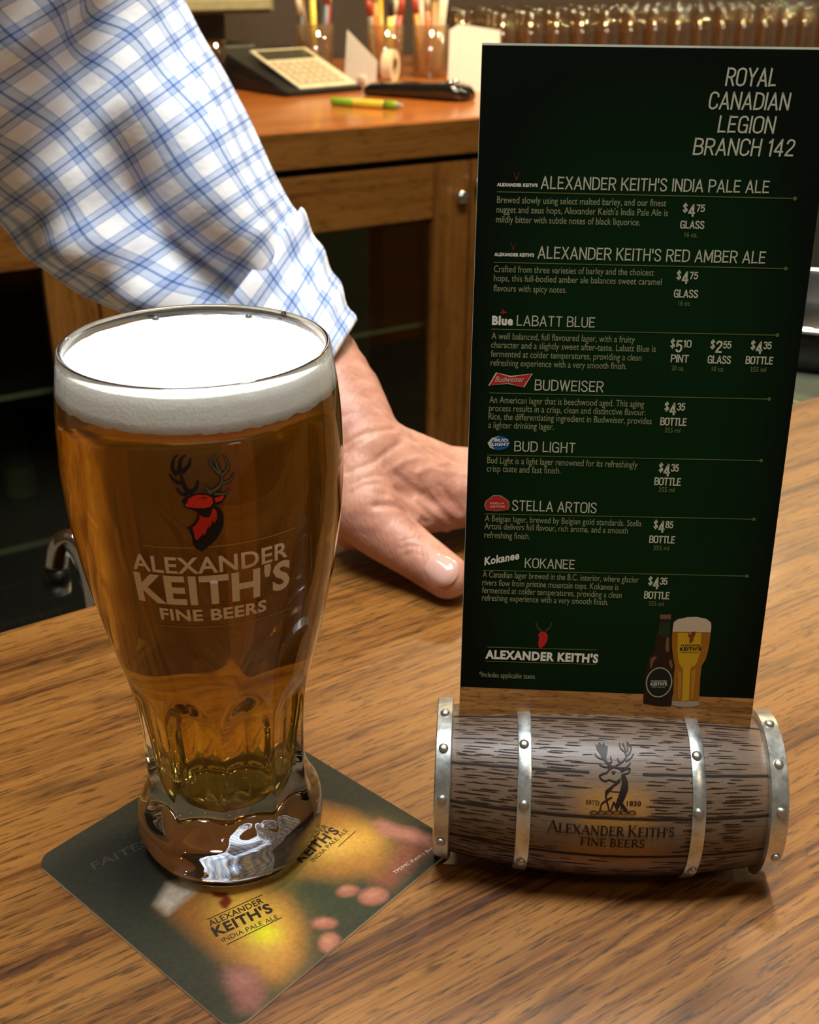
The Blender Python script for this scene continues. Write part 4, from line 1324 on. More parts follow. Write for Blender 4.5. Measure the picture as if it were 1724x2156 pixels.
def serif_text(s, x0, x1, y, cap, big=(), bigcap=1.2):
    wid = sum(SERIF[c][0] * (bigcap if i in big else 1) for i, c in enumerate(s))
    kx = (x1 - x0) / wid
    x = x0
    out = []
    for i, c in enumerate(s):
        w, st, se = SERIF[c]
        b = bigcap if i in big else 1
        sx, sy = kx * b, cap * b
        for q in st:
            if isinstance(q, list):
                out.append(stroke([(x + a * sx, y + d * sy) for a, d in q], 0.115 * cap, 0.115 * cap, 4))
            else:
                out.append(stroke([(x + q[0][0] * sx, y + q[0][1] * sy), (x + q[1][0] * sx, y + q[1][1] * sy)], q[2] * cap))
        for sx0, sy0, sw in se:
            out.append(stroke([(x + (sx0 - sw / 2) * sx, y + sy0 * sy), (x + (sx0 + sw / 2) * sx, y + sy0 * sy)], 0.06 * cap))
        x += w * sx
    return out


D2 = math.radians(1)
bmark('barrel_lettering', serif_text("ALEXANDER KEITH'S", -22.4, 22.4, 9.3 * D2 * KB, 3.7, (0, 10), 1.22) + serif_text('FINE BEERS', -10.6, 12.3, 0.9 * D2 * KB, 3.4)
      + [word('ESTD', -9.2, 30 * D2 * KB, -4.6, 30 * D2 * KB, 1.35, 0.01), word('1820', 5.0, 30.4 * D2 * KB, 10.0, 30.4 * D2 * KB, 1.45, 0.02),
         word("TM/MC Keith's Brewery", -3.3, -10.7 * D2 * KB, 6.3, -10.7 * D2 * KB, 0.8)], I_DK)

# ------------------------------------------------------------------ menu card
# condensed sans capitals and figures of the menu, drawn stroke by stroke on a unit cap height
def _o(w): return [(w / 2, 1), (w * .17, .94), (0, .78), (0, .22), (w * .17, .06), (w / 2, 0), (w * .83, .06), (w, .22), (w, .78), (w * .83, .94), (w / 2, 1)]
GOTH = {   # width, straight runs, curved runs
    'A': (.50, [[(0, 0), (.25, 1)], [(.25, 1), (.50, 0)], [(.09, .30), (.41, .30)]], []),
    'B': (.44, [[(0, 0), (0, 1)]], [[(0, .98), (.25, .98), (.40, .88), (.40, .64), (.25, .53), (0, .53)], [(.25, .53), (.44, .42), (.44, .12), (.26, .02), (0, .02)]]),
    'C': (.44, [], [[(.44, .70), (.42, .88), (.22, 1), (.06, .92), (0, .75), (0, .25), (.06, .08), (.22, 0), (.42, .12), (.44, .30)]]),
    'D': (.46, [[(0, 0), (0, 1)]], [[(0, .98), (.20, .98), (.38, .90), (.46, .72), (.46, .28), (.38, .10), (.20, .02), (0, .02)]]),
    'E': (.38, [[(0, 0), (0, 1)], [(0, .96), (.38, .96)], [(0, .52), (.32, .52)], [(0, .04), (.38, .04)]], []),
    'F': (.36, [[(0, 0), (0, 1)], [(0, .96), (.36, .96)], [(0, .52), (.30, .52)]], []),
    'G': (.46, [[(.26, .46), (.46, .46)], [(.45, .48), (.45, 0)]], [[(.45, .74), (.40, .92), (.22, 1), (.06, .92), (0, .75), (0, .25), (.06, .08), (.22, 0), (.38, .06), (.45, .22)]]),
    'H': (.44, [[(0, 0), (0, 1)], [(.44, 0), (.44, 1)], [(0, .52), (.44, .52)]], []),
    'I': (.0, [[(0, 0), (0, 1)]], []),
    'K': (.46, [[(0, 0), (0, 1)], [(0, .36), (.43, 1)], [(.16, .58), (.46, 0)]], []),
    'L': (.36, [[(0, 0), (0, 1)], [(0, .04), (.36, .04)]], []),
    'M': (.56, [[(0, 0), (0, 1)], [(.56, 0), (.56, 1)], [(0, 1), (.28, .15)], [(.28, .15), (.56, 1)]], []),
    'N': (.46, [[(0, 0), (0, 1)], [(.46, 0), (.46, 1)], [(.01, 1), (.45, 0)]], []),
    'O': (.48, [], [_o(.48)]),
    'P': (.42, [[(0, 0), (0, 1)]], [[(0, .98), (.24, .98), (.42, .86), (.42, .58), (.24, .46), (0, .46)]]),
    'R': (.44, [[(0, 0), (0, 1)], [(.22, .48), (.44, 0)]], [[(0, .98), (.24, .98), (.42, .86), (.42, .60), (.24, .48), (0, .48)]]),
    'S': (.42, [], [[(.40, .76), (.36, .93), (.20, 1), (.05, .92), (.02, .74), (.12, .58), (.32, .44), (.42, .26), (.37, .07), (.20, 0), (.05, .07), (0, .26)]]),
    'T': (.44, [[(.22, 0), (.22, 1)], [(0, .96), (.44, .96)]], []),
    'U': (.44, [], [[(0, 1), (0, .60), (0, .24), (.06, .07), (.22, 0), (.38, .07), (.44, .24), (.44, .60), (.44, 1)]]),
    'W': (.70, [[(0, 1), (.17, 0)], [(.17, 0), (.35, 1)], [(.35, 1), (.53, 0)], [(.53, 0), (.70, 1)]], []),
    'X': (.46, [[(0, 0), (.44, 1)], [(.02, 1), (.46, 0)]], []),
    'Y': (.46, [[(0, 1), (.23, .44)], [(.46, 1), (.23, .44)], [(.23, .46), (.23, 0)]], []),
    '0': (.42, [], [_o(.42)]),
    '1': (.16, [[(.14, 0), (.14, 1)], [(.14, 1), (0, .82)]], []),
    '2': (.40, [[(0, .04), (.40, .04)]], [[(.01, .74), (.06, .93), (.20, 1), (.36, .92), (.39, .74), (.30, .52), (.10, .26), (0, .04)]]),
    '3': (.40, [], [[(.01, .80), (.10, .96), (.24, .99), (.38, .88), (.37, .64), (.18, .53)], [(.18, .53), (.38, .46), (.41, .22), (.30, .04), (.16, 0), (.03, .10), (0, .24)]]),
    '4': (.44, [[(.33, 0), (.33, 1)], [(.33, 1), (0, .28)], [(0, .26), (.44, .26)]], []),
    '5': (.40, [[(.05, .96), (.37, .96)], [(.06, .98), (.03, .50)]], [[(.03, .50), (.18, .62), (.36, .54), (.40, .30), (.33, .07), (.17, 0), (.03, .08), (0, .22)]]),
    '6': (.42, [], [[(.39, .80), (.30, .97), (.16, .98), (.04, .82), (0, .50), (.02, .18), (.12, .02), (.28, .01), (.41, .16), (.41, .42), (.28, .57), (.12, .54), (.01, .38)]]),
    '7': (.38, [[(0, .96), (.38, .96)], [(.38, .96), (.12, 0)]], []),
    '8': (.42, [], [[(.21, .54), (.05, .66), (.04, .88), (.21, 1), (.38, .88), (.37, .66), (.21, .54), (.02, .40), (.01, .14), (.21, 0), (.41, .14), (.40, .40), (.21, .54)]]),
    '$': (.40, [[(.20, -.12), (.20, 1.12)]], [[(.38, .76), (.34, .92), (.20, .98), (.05, .90), (.03, .74), (.12, .58), (.30, .44), (.40, .26), (.35, .08), (.20, .02), (.05, .08), (.01, .26)]]),
    "'": (.0, [[(0, .70), (0, 1)]], []),
    ' ': (.10, [], []),
}


def gothic(s, x0, x1, y, cap, wt=0.10, shear=0.0, gap=0.19):
    tot = sum(GOTH[c][0] + gap for c in s) - gap + wt
    k = (x1 - x0 - abs(shear) * cap) / tot
    x = x0 + wt * k / 2
    out = []
    w = wt * cap
    P = lambda a, b: (x + a * k + shear * b * cap, y + (b * (1 - wt) + wt / 2) * cap)
    for c in s:
        wd, st, cv = GOTH[c]
        for q in st:
            (a, b), (d, e) = q
            n = math.hypot(d - a, e - b) + 1e-9
            h_ = wt / 2 if b != e else wt / 2 * (cap / k) * 0.9
            a2, b2, d2, e2 = a - (d - a) / n * h_ * 0.98, b - (e - b) / n * h_, d + (d - a) / n * h_ * 0.98, e + (e - b) / n * h_
            out.append(stroke([P(a2, b2), P(d2, e2)], w))
        for q in cv: out.append(stroke([P(a, b) for a, b in q], w, w, 3))
        x += (wd + gap) * k
    return out


MO = Vector((0.0731, 0.346, 0.0596))
myaw, mlean = math.radians(-3.0575), math.radians(6.9223)
mex = Vector((math.cos(myaw), math.sin(myaw), 0)); mn0 = Vector((math.sin(myaw), -math.cos(myaw), 0))
mey = Vector((0, 0, 1)) * math.cos(mlean) - mn0 * math.sin(mlean)
menu = empty('menu_card', (MO.x, MO.y, MO.z), 0, 'tall dark green drinks menu board standing in the barrel holder', 'menu')
menu.matrix_world = Matrix((mex, mey, mex.cross(mey))).transposed().to_4x4()
menu.location = MO
MW, MH = 53.85, 230.1       # half width, height above the holder, mm
obj('board', box(-MW / 1000, MW / 1000, -0.0125, MH / 1000, -0.0030, -0.0001), plain('board_edge', (0.62, 0.66, 0.52), 0.5), menu)
M_FACE, nt, bb = nodes_of('menu_print')
t = coords(nt)
f = noise_tex(nt, t, 14, 2)
sxyz = N(nt, 'ShaderNodeSeparateXYZ'); lk(nt, t, sxyz.inputs[0])
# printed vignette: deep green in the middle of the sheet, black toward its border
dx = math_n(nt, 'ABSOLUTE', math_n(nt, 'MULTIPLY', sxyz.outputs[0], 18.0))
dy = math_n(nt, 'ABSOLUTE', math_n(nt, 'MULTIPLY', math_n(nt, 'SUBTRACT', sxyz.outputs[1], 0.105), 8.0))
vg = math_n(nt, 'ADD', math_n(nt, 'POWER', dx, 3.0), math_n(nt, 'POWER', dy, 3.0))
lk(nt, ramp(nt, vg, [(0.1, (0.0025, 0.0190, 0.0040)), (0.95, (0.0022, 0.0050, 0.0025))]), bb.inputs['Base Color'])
bb.inputs['Roughness'].default_value = 0.5
bb.inputs['Specular IOR Level'].default_value = 0.08
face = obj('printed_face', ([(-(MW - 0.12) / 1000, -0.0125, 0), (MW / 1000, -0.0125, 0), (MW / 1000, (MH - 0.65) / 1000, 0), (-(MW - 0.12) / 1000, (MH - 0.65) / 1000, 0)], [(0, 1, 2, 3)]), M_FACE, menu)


def mmap(off): return lambda x, y: Vector((x / 1000, y / 1000, off / 1000))


def mface(name, parts, mat, off=0.10, parent=None, label=None):
    g = facing(lay(parts, mmap(off)), (0, 0, 5))
    return obj(name, g, mat, parent or menu, label=label)


P_HEAD = ink('cream_ink', (0.52, 0.53, 0.38)); P_DESC = ink('dim_ink', (0.27, 0.285, 0.145)); P_SIZE = ink('olive_ink', (0.17, 0.19, 0.06)); P_WHITE = ink('white_ink', (0.74, 0.74, 0.62)); P_RULE = ink('rule_ink', (0.10, 0.125, 0.03))
grp = {}
for s, x0, x1, y0, y1, cap, st in MENU_TEXT:
    y = (y0 + y1) / 2
    bold = {'P': 0.022, 'B': 0.045, 'S': 0.05, 'K': 0.03, 'H': -0.004, 'I': -0.004}.get(st, 0.0)
    sh = {'I': 0.07, 'K': 0.25}.get(st, 0.0)
    if st in 'HIP':
        grp.setdefault(st, []).extend(gothic(s, x0, x1, y, cap, 0.140 if st == 'P' else 0.098, sh))
        continue
    if st == 'K': w_ = word(s, x0, y0, x1, y1, cap * 0.8, bold, sh)
    else: w_ = word(s, x0, y, x1, y, cap, bold, sh)
    grp.setdefault(st, []).append(w_)
mface('title_lettering', grp['I'], P_HEAD)
mface('heading_lettering', grp['H'], P_HEAD)
mface('description_lettering', grp['D'], P_DESC)
mface('price_lettering', grp['P'], P_HEAD)
for w_ in grp['O']: mface('size_lettering', [w_], P_SIZE)
for w_ in grp['B']: mface('brand_lettering', [w_], P_WHITE)
mface('script_logo', grp['S'], P_WHITE)
mface('script_logo', grp['K'], P_WHITE)
for a, b, c, d, e in MENU_RULES:
    mface('rule_marking', [stroke([(a, b), (c, d)], 0.28)] + ([poly(ellipse(c, d, 0.62, 0.62, 16))] if e else []), P_RULE)
C_RED = ink('logo_red', (0.45, 0.02, 0.015)); C_BLUE = ink('logo_blue', (0.01, 0.10, 0.30)); C_GOLD = ink('logo_gold', (0.26, 0.26, 0.12)); C_DRED = ink('logo_dark_red', (0.24, 0.012, 0.010))
mface('maple_leaf', [poly(LEAF)], C_DRED)


def grow(pts, k):
    cx = sum(p[0] for p in pts) / len(pts); cy = sum(p[1] for p in pts) / len(pts)
    out = []
    for x, y in pts:
        d = math.hypot(x - cx, y - cy)
        out.append((cx + (x - cx) * (d + k) / d, cy + (y - cy) * (d + k) / d))
    return out


lg = mface('bow_tie_logo', [poly(grow(BOW, 0.45))], P_HEAD, 0.10)
mface('logo_fill', [poly(BOW)], C_RED, 0.14, lg)
mface('logo_lettering', [word('Budweiser', BOWTEXT[0][0], BOWTEXT[0][1], BOWTEXT[1][0], BOWTEXT[1][1], 1.9, 0.0, 0.3)], P_HEAD, 0.18, lg)
c0 = OVAL[0]; rx = abs(OVAL[1][0] - c0[0]); ry = abs(OVAL[2][1] - c0[1])
lg = mface('oval_logo', [poly(ellipse(c0[0], c0[1], rx, ry))], C_BLUE, 0.10)
mface('logo_swoosh', [poly(SWOOSH)], P_HEAD, 0.14, lg)
mface('logo_lettering', [word('BUD', *OVALTEXT[0], *OVALTEXT[1], 1.0, 0.04, 0.2), word('LIGHT', *OVALTEXT[2], *OVALTEXT[3], 1.0, 0.04, 0.2)], P_WHITE, 0.18, lg)
lg = mface('cartouche_logo', [poly(grow(CART, 0.35))], C_GOLD, 0.10)
mface('logo_fill', [poly(CART)], C_RED, 0.14, lg)
mface('logo_lettering', [word('STELLA', *CARTTEXT[0], *CARTTEXT[1], 0.62, 0.03), word('ARTOIS', *CARTTEXT[2], *CARTTEXT[3], 0.62, 0.03)], P_HEAD, 0.18, lg)
st_ = mface('stag_logo', [poly(STAG_SMALL)], C_RED, 0.10)
mface('logo_antlers', [stroke(STAG_ANTL, 0.9, 0.3), stroke(STAG_ANTR, 0.9, 0.3)], ink('dim_antler', (0.035, 0.045, 0.02)), 0.12, st_)
for i, (mx, my) in enumerate(((-41.5, 189.9), (-41.5, 168.2))):
    mface('small_stag_logo', [poly([(mx - 0.5, my + 1.0), (mx + 0.5, my + 1.2), (mx + 0.4, my + 0.2), (mx, my - 0.5), (mx - 0.3, my + 0.2)]), stroke([(mx - 0.4, my + 1.1), (mx - 0.9, my + 2.4)], 0.3), stroke([(mx + 0.4, my + 1.1), (mx + 0.9, my + 2.4)], 0.3)], ink('small_stag_ink', (0.07, 0.014, 0.008)))
sy = (STRIP[0][1] + STRIP[1][1]) / 2
mface('printed_wood_strip', [([(-MW, -12.5), (MW, -12.5), (MW, sy), (-MW, sy)], [(0, 1, 2, 3)])], wood('printed_wood', (0.17, 0.065, 0.014), (0.34, 0.145, 0.034), (0.50, 0.235, 0.06), along=20, across=400, rough=0.5), 0.06)
K_B0 = ink('bottle_brown', (0.022, 0.009, 0.004)); K_B1 = ink('bottle_light', (0.16, 0.075, 0.028)); K_GR = ink('label_green', (0.016, 0.028, 0.010)); K_LB = ink('label_black', (0.008, 0.012, 0.007)); K_RIM = ink('label_rim', (0.32, 0.31, 0.20))
bp_ = mface('bottle_picture', [poly(BOT_OUT)], K_B0, 0.10)
mface('bottle_shine', [poly(BOT_SH1), poly(BOT_SH2), poly(BOT_SH3), poly(BOT_CAP)], K_B1, 0.13, bp_)
mface('neck_label', [poly(BOT_NECK)], K_GR, 0.15, bp_)
c0 = BOT_LAB[0]; rx = abs(BOT_LAB[1][0] - c0[0]); ry = abs(BOT_LAB[2][1] - c0[1])
mface('round_label', [poly(ellipse(c0[0], c0[1], rx, ry))], K_LB, 0.16, bp_)
mface('label_rim', [ringpoly(c0[0], c0[1], rx, ry, 0.45)], K_RIM, 0.18, bp_)
tx = BOT_TXT
mface('label_lettering', [word('ALEXANDER', *tx[0], *tx[1], 0.55, 0.02), word("KEITH'S", *tx[2], *tx[3], 1.15, 0.04), word('INDIA PALE ALE', *tx[6], *tx[7], 0.35)], P_HEAD, 0.19, bp_)
gp_ = mface('beer_picture', [poly(GL_BEER)], ink('beer_dark_ink', (0.30, 0.11, 0.008)), 0.11)
mface('beer_highlight', [poly(GL_CORE)], ink('beer_light_ink', (0.50, 0.29, 0.010)), 0.13, gp_)
mface('flute_shine', [poly(GL_R1), poly(GL_R2)], ink('beer_mid_ink', (0.40, 0.17, 0.02)), 0.15, gp_)
mface('foam_picture', [poly(GL_FOAM)], ink('foam_ink', (0.50, 0.40, 0.27)), 0.14, gp_)
mface('glass_foot', [poly(GL_BASE)], ink('foot_ink', (0.34, 0.27, 0.18)), 0.14, gp_)
tx = GL_TXT
mface('picture_lettering', [word('ALEXANDER', *tx[0], *tx[1], 0.7, 0.03), word("KEITH'S", *tx[2], *tx[3], 1.25, 0.05), word('INDIA PALE ALE', *tx[4], *tx[5], 0.45, 0.02)], ink('picture_black', (0.02, 0.02, 0.01)), 0.17, gp_)
mface('picture_stag', [poly(GL_STAG)], ink('picture_stag_ink', (0.17, 0.035, 0.015)), 0.17, gp_)

# ------------------------------------------------------------------ person: arm and hand resting on the bar
per = empty('person', (-0.20, 0.90, FLOOR_Z), 0, 'person in blue checked shirt leaning one hand on the bar, cuff turned up', 'person')


def pv(v): return Vector(v) - Vector((-0.20, 0.90, FLOOR_Z))


def capsule(bm, p0, r0, p1, r1):
    p0, p1 = Vector(p0), Vector(p1)
    nst = max(2, int((p1 - p0).length / (0.45 * min(r0, r1))) + 1)
    for k in range(nst + 1):
        t = k / nst
        M = Matrix.Translation(p0.lerp(p1, t))
        bmesh.ops.create_icosphere(bm, subdivisions=3, radius=r0 + (r1 - r0) * t, matrix=M)


def chain(bm, pts):
    for a, b in zip(pts[:-1], pts[1:]):
        capsule(bm, a[:3], a[3], b[:3], b[3])


bm = bmesh.new()
chain(bm, HAND_ARM)
for c in HAND_CHAINS: chain(bm, c)
hv, hf = frombm(bm)
me = bpy.data.meshes.new('h'); me.from_pydata([tuple(pv(v)) for v in hv], [], hf)
ho = bpy.data.objects.new('h', me); COL.objects.link(ho)
rm = ho.modifiers.new('r', 'REMESH'); rm.mode = 'VOXEL'; rm.voxel_size = 0.0016
sm = ho.modifiers.new('s', 'SMOOTH'); sm.factor = 0.5; sm.iterations = 9
dg = bpy.context.evaluated_depsgraph_get(); dg.update()
hm = bpy.data.meshes.new_from_object(ho.evaluated_get(dg))
bpy.data.objects.remove(ho)
hm.update()
# skin folds: press grooves and raise tendons along traced lines
if HAND_LINES:
    co = np.empty(len(hm.vertices) * 3); hm.vertices.foreach_get('co', co); co = co.reshape(-1, 3)
    no = np.empty(len(hm.vertices) * 3); hm.vertex_normals.foreach_get('vector', no); no = no.reshape(-1, 3)
    dsp = np.zeros(len(co))
    for depth, wd, pts in HAND_LINES:
        P = np.array([tuple(pv(p)) for p in catmull(pts, 5)])
        dm = np.full(len(co), 1e9)
        for a, b in zip(P[:-1], P[1:]):
            d = b - a; L2 = (d * d).sum() + 1e-12
            t = np.clip(((co - a) @ d) / L2, 0, 1)
            dm = np.minimum(dm, np.linalg.norm(co - a - t[:, None] * d, axis=1))
        dsp += depth * np.exp(-(dm / wd) ** 2)
    co = co + no * dsp[:, None]
    hm.vertices.foreach_set('co', co.reshape(-1))
    hm.update()
M_SKIN, nt, bb = nodes_of('skin')
t = coords(nt)
f1 = noise_tex(nt, t, 38, 4, 0.6, 0.4); f2 = noise_tex(nt, t, 160, 4, 0.6); f3 = noise_tex(nt, t, 14, 2)
c = ramp(nt, f1, [(0.30, (0.34, 0.145, 0.09)), (0.48, (0.50, 0.245, 0.155)), (0.68, (0.57, 0.31, 0.20))])
c = mixc(nt, math_n(nt, 'MULTIPLY', f3, 0.45), c, (0.47, 0.185, 0.15))
sp = ramp(nt, f2, [(0.60, (0, 0, 0)), (0.72, (1, 1, 1))])
c = mixc(nt, math_n(nt, 'MULTIPLY', sp, 0.35), c, (0.24, 0.085, 0.05))
lk(nt, c, bb.inputs['Base Color'])
bb.inputs['Roughness'].default_value = 0.48
bb.inputs['Specular IOR Level'].default_value = 0.4
bb.inputs['Subsurface Weight'].default_value = 0.12
bb.inputs['Subsurface Radius'].default_value = (0.006, 0.002, 0.001)
tw = coords(nt, (60, 60, 60), rot=(0.4, 0.3, 0.9))
wv = N(nt, 'ShaderNodeTexWave'); wv.inputs['Scale'].default_value = 2.2; wv.inputs['Distortion'].default_value = 9; wv.inputs['Detail'].default_value = 3
lk(nt, tw, wv.inputs['Vector'])
bump(nt, bb, math_n(nt, 'ADD', math_n(nt, 'MULTIPLY', wv.outputs['Fac'], 0.16), math_n(nt, 'ADD', f2, f1)), 0.30, 0.0014)
hm.materials.append(M_SKIN)
hm.polygons.foreach_set('use_smooth', [True] * len(hm.polygons))
hand = bpy.data.objects.new('body', hm); COL.objects.link(hand); hand.parent = per
# thumb nail
TIP, IPJ = Vector(THUMB_TIP[:3]), Vector(THUMB_IP[:3])
ax = (TIP - IPJ).normalized()
vd = (Vector((0.01, 0.0, 0.40)) - TIP).normalized()
nn = (vd - ax * vd.dot(ax)).normalized()
sd = nn.cross(ax)
V, F = [], []
NU, NW = 14, 12
rt = THUMB_TIP[3]
cN = TIP - ax * 0.001
for i in range(NU + 1):
    for j in range(NW + 1):
        u = -1 + 2 * i / NU; w = -1 + 2 * j / NW
        # squircle outline
        k = math.sqrt(max(0, 1 - 0.5 * w * w)); k2 = math.sqrt(max(0, 1 - 0.5 * u * u))
        a = u * k * 0.0098; b = w * k2 * 0.0088
        zz = math.sqrt(max(rt * rt - b * b, 0)) + 0.0008 - 0.0016 * (max(abs(u), abs(w)) ** 6) - max(a - 0.003, 0) ** 2 * 38 
        V.append(pv(cN + ax * a + sd * b + nn * zz))
for i in range(NU):
    for j in range(NW):
        F.append((i * (NW + 1) + j, (i + 1) * (NW + 1) + j, (i + 1) * (NW + 1) + j + 1, i * (NW + 1) + j + 1))
g = facing((V, F), tuple(pv((0, 0, 0.6))))
nl = obj('thumbnail', g, plain('nail', (0.62, 0.36, 0.29), 0.16, var=0.05, coat=0.6), per, True, label='pale pink shiny nail')

# shirt sleeve with folds
M_SHIRT, nt, bb = nodes_of('checked_cotton')
uvn = N(nt, 'ShaderNodeUVMap', uv_map='cloth')
sx = N(nt, 'ShaderNodeSeparateXYZ'); lk(nt, uvn.outputs[0], sx.inputs[0])
c = None


def band(v, pitch, ph):
    fr_ = math_n(nt, 'FRACT', math_n(nt, 'ADD', math_n(nt, 'MULTIPLY', v, 1.0 / pitch), ph))
    d = math_n(nt, 'ABSOLUTE', math_n(nt, 'SUBTRACT', fr_, 0.5))
    wide = ramp(nt, d, [(0.20, (0.64, 0.72, 0.87)), (0.25, (1, 1, 1))])
    fine = ramp(nt, d, [(0.012, (0.31, 0.40, 0.62)), (0.045, (1, 1, 1))])
    d2 = math_n(nt, 'ABSOLUTE', math_n(nt, 'SUBTRACT', d, 0.21))
    edge = ramp(nt, d2, [(0.008, (0.68, 0.75, 0.88)), (0.035, (1, 1, 1))])
    return mixc(nt, 1.0, mixc(nt, 1.0, wide, fine, 'MULTIPLY'), edge, 'MULTIPLY')


pl_ = mixc(nt, 1.0, band(sx.outputs[0], 0.0168, 0.0), band(sx.outputs[1], 0.0175, 0.3), 'MULTIPLY')
wn = noise_tex(nt, uvn.outputs[0], 1800, 2)
pl_ = mixc(nt, 1.0, pl_, ramp(nt, wn, [(0.3, (0.93,) * 3), (0.7, (1,) * 3)]), 'MULTIPLY')
lk(nt, mixc(nt, 1.0, pl_, (0.90, 0.91, 0.92), 'MULTIPLY'), bb.inputs['Base Color'])
bb.inputs['Roughness'].default_value = 0.85
bb.inputs['Specular IOR Level'].default_value = 0.15
bb.inputs['Sheen Weight'].default_value = 0.15
wr_ = noise_tex(nt, coords(nt, (1, 1, 1)), 45, 3)
bump(nt, bb, wr_, 0.35, 0.004)


def sleeve_ring(u, l, depthk, n, fold, push=0.0):
    u, l = Vector(u), Vector(l)
    c = (u + l) / 2
    ep = (u - l) / 2
    vd = (Vector((0, 0, 0.315)) - c).normalized()
    e = ep.normalized()
    ed = (vd - e * vd.dot(e)).normalized()
    a = ep.length; b = a * depthk
    out = []
    for k in range(n):
        ph = 2 * PI * k / n
        m = 1.0 + fold(ph) / a
        out.append(c + (e * a * math.cos(ph) + ed * b * math.sin(ph)) * m + ed * push)
    return out, a


def densify(rings, sub):
    A = catmull([r[0] for r in rings], sub); B_ = catmull([r[1] for r in rings], sub)
    return list(zip(A, B_))


NR = 120
ex0 = (Vector(SLEEVE[0][0]) * 2 - Vector(SLEEVE[1][0]), Vector(SLEEVE[0][1]) * 2 - Vector(SLEEVE[1][1]))
body_r = [((-0.255, 0.83, 0.56), (-0.43, 0.81, 0.50)), ((-0.195, 0.745, 0.46), (-0.385, 0.70, 0.39)), tuple(map(tuple, ex0))] + SLEEVE[:9]
R_ = densify(body_r, 8)
SV, SF, SUV = [], [], []
v = 0.0
prevc = None
g_ = lambda x, s: math.exp(-(x / s) ** 2)
for i, (u, l) in enumerate(R_):
    q = max(0.0, (i - 16) / (len(R_) - 17))            # 0 shoulder .. 1 cuff
    def fold(ph, q=q):
        d = math.degrees(ph)
        f = 0.0
        # long hollow toward the cuff, shaped to give a shadow band, bunched cloth under it
        env = min(max((q - 0.40) / 0.12, 0), 1) * min(max((0.86 - q) / 0.14, 0), 1)
        cen = 78 + 62 * (q - 0.42)
        f -= 0.030 * env * g_(d - cen - 6, 16)
        f += 0.012 * env * g_(d - cen + 27, 17)
        f += 0.011 * env * g_(d - cen - 38, 17)
        # hollow near the shoulder side, shaped to give the upper shadow band
        env2 = g_(q - 0.30, 0.10)
        f -= 0.024 * env2 * g_(d - 70 - 260 * (q - 0.30), 16)
        f += 0.010 * env2 * g_(d - 104 - 260 * (q - 0.30), 17)
        # small cross folds
        f += 0.0022 * math.sin(q * 46 + d * 0.06) * g_(d - 130, 45)
        f += 0.0016 * noise.noise((q * 14, math.cos(ph) * 2.5, math.sin(ph) * 2.5))
        return f
    ring, a = sleeve_ring(u, l, 0.80, NR, fold)
    c = (Vector(u) + Vector(l)) / 2
    if prevc is not None: v += (c - prevc).length
    prevc = c
    for k, p in enumerate(ring):
        SV.append(pv(p)); SUV.append((k / NR * 2 * PI * 0.062, v))
for i in range(len(R_) - 1):
    for k in range(NR):
        k2 = (k + 1) % NR
        SF.append((i * NR + k, i * NR + k2, (i + 1) * NR + k2, (i + 1) * NR + k))
SF.append(tuple(range(NR))[::-1])
SF.append(tuple((len(R_) - 1) * NR + k for k in range(NR)))


def cloth(name, V, F, UV, n, scale=1.0, off=(0, 0), label=None):
    bm = bmesh.new()
    vs = [bm.verts.new(p) for p in V]
    uvl = bm.loops.layers.uv.new('cloth')
    for f in F:
        fc = bm.faces.new([vs[i] for i in f])
        ks = [i % n for i in f]
        wrap = max(ks) - min(ks) > n // 2
        for lp, i in zip(fc.loops, f):
            u, w = UV[i]
            if wrap and i % n == 0: u += 2 * PI * 0.062
            lp[uvl].uv = (u * (0.60 if name == 'cuff' else 1.0) + off[0], w * (0.8 if name == 'cuff' else 1.0) + off[1])
    bmesh.ops.recalc_face_normals(bm, faces=bm.faces)
    return obj(name, bm, M_SHIRT, per, True, auto=70, label=label)


cloth('sleeve', SV, SF, SUV, NR)
# turned-up cuff: an outer band, a rolled end and an inner lining
R2 = densify(SLEEVE[6:], 6)
CV, CF, CUV = [], [], []
lay_ = []
nR2 = len(R2)
for i, (u, l) in enumerate(R2): lay_.append((u, l, 0.0042 + 0.0012 * math.sin(i * 0.9), i))
seq = [(R2[0][0], R2[0][1], 0.0002, 0)] + lay_ + [(R2[-1][0], R2[-1][1], 0.0005, nR2)] + [(R2[-2][0], R2[-2][1], -0.003, nR2 + 1), (R2[-8][0], R2[-8][1], -0.0035, nR2 + 6)]
v = 0
for j, (u, l, ex, i) in enumerate(seq):
    def fold(ph, i=i, ex=ex):
        d = math.degrees(ph)
        return ex + 0.0013 * noise.noise((i * 0.22, math.cos(ph) * 2.2, math.sin(ph) * 2.2)) + 0.0015 * math.sin(d * 0.05 + i * 0.25)
    ring, a = sleeve_ring(u, l, 0.80, NR, fold)
    if j: v += ((Vector(u) + Vector(l)) / 2 - (Vector(seq[j - 1][0]) + Vector(seq[j - 1][1])) / 2).length + abs(ex - seq[j - 1][2])
    for k, p in enumerate(ring):
        CV.append(pv(p)); CUV.append((k / NR * 2 * PI * 0.062, v))
for j in range(len(seq) - 1):
    for k in range(NR):
        k2 = (k + 1) % NR
        CF.append((j * NR + k, j * NR + k2, (j + 1) * NR + k2, (j + 1) * NR + k))
cloth('cuff', CV, CF, CUV, NR, 1.0, (0.009, 0.004), 'turned-up cuff')

# ------------------------------------------------------------------ things on the back counter
def on_counter(name, l, n, rz, label, cat, group=None, z=0.0):
    p = ctr(l, n, z)
    return empty(name, tuple(p), CA + rz, label, cat, group)


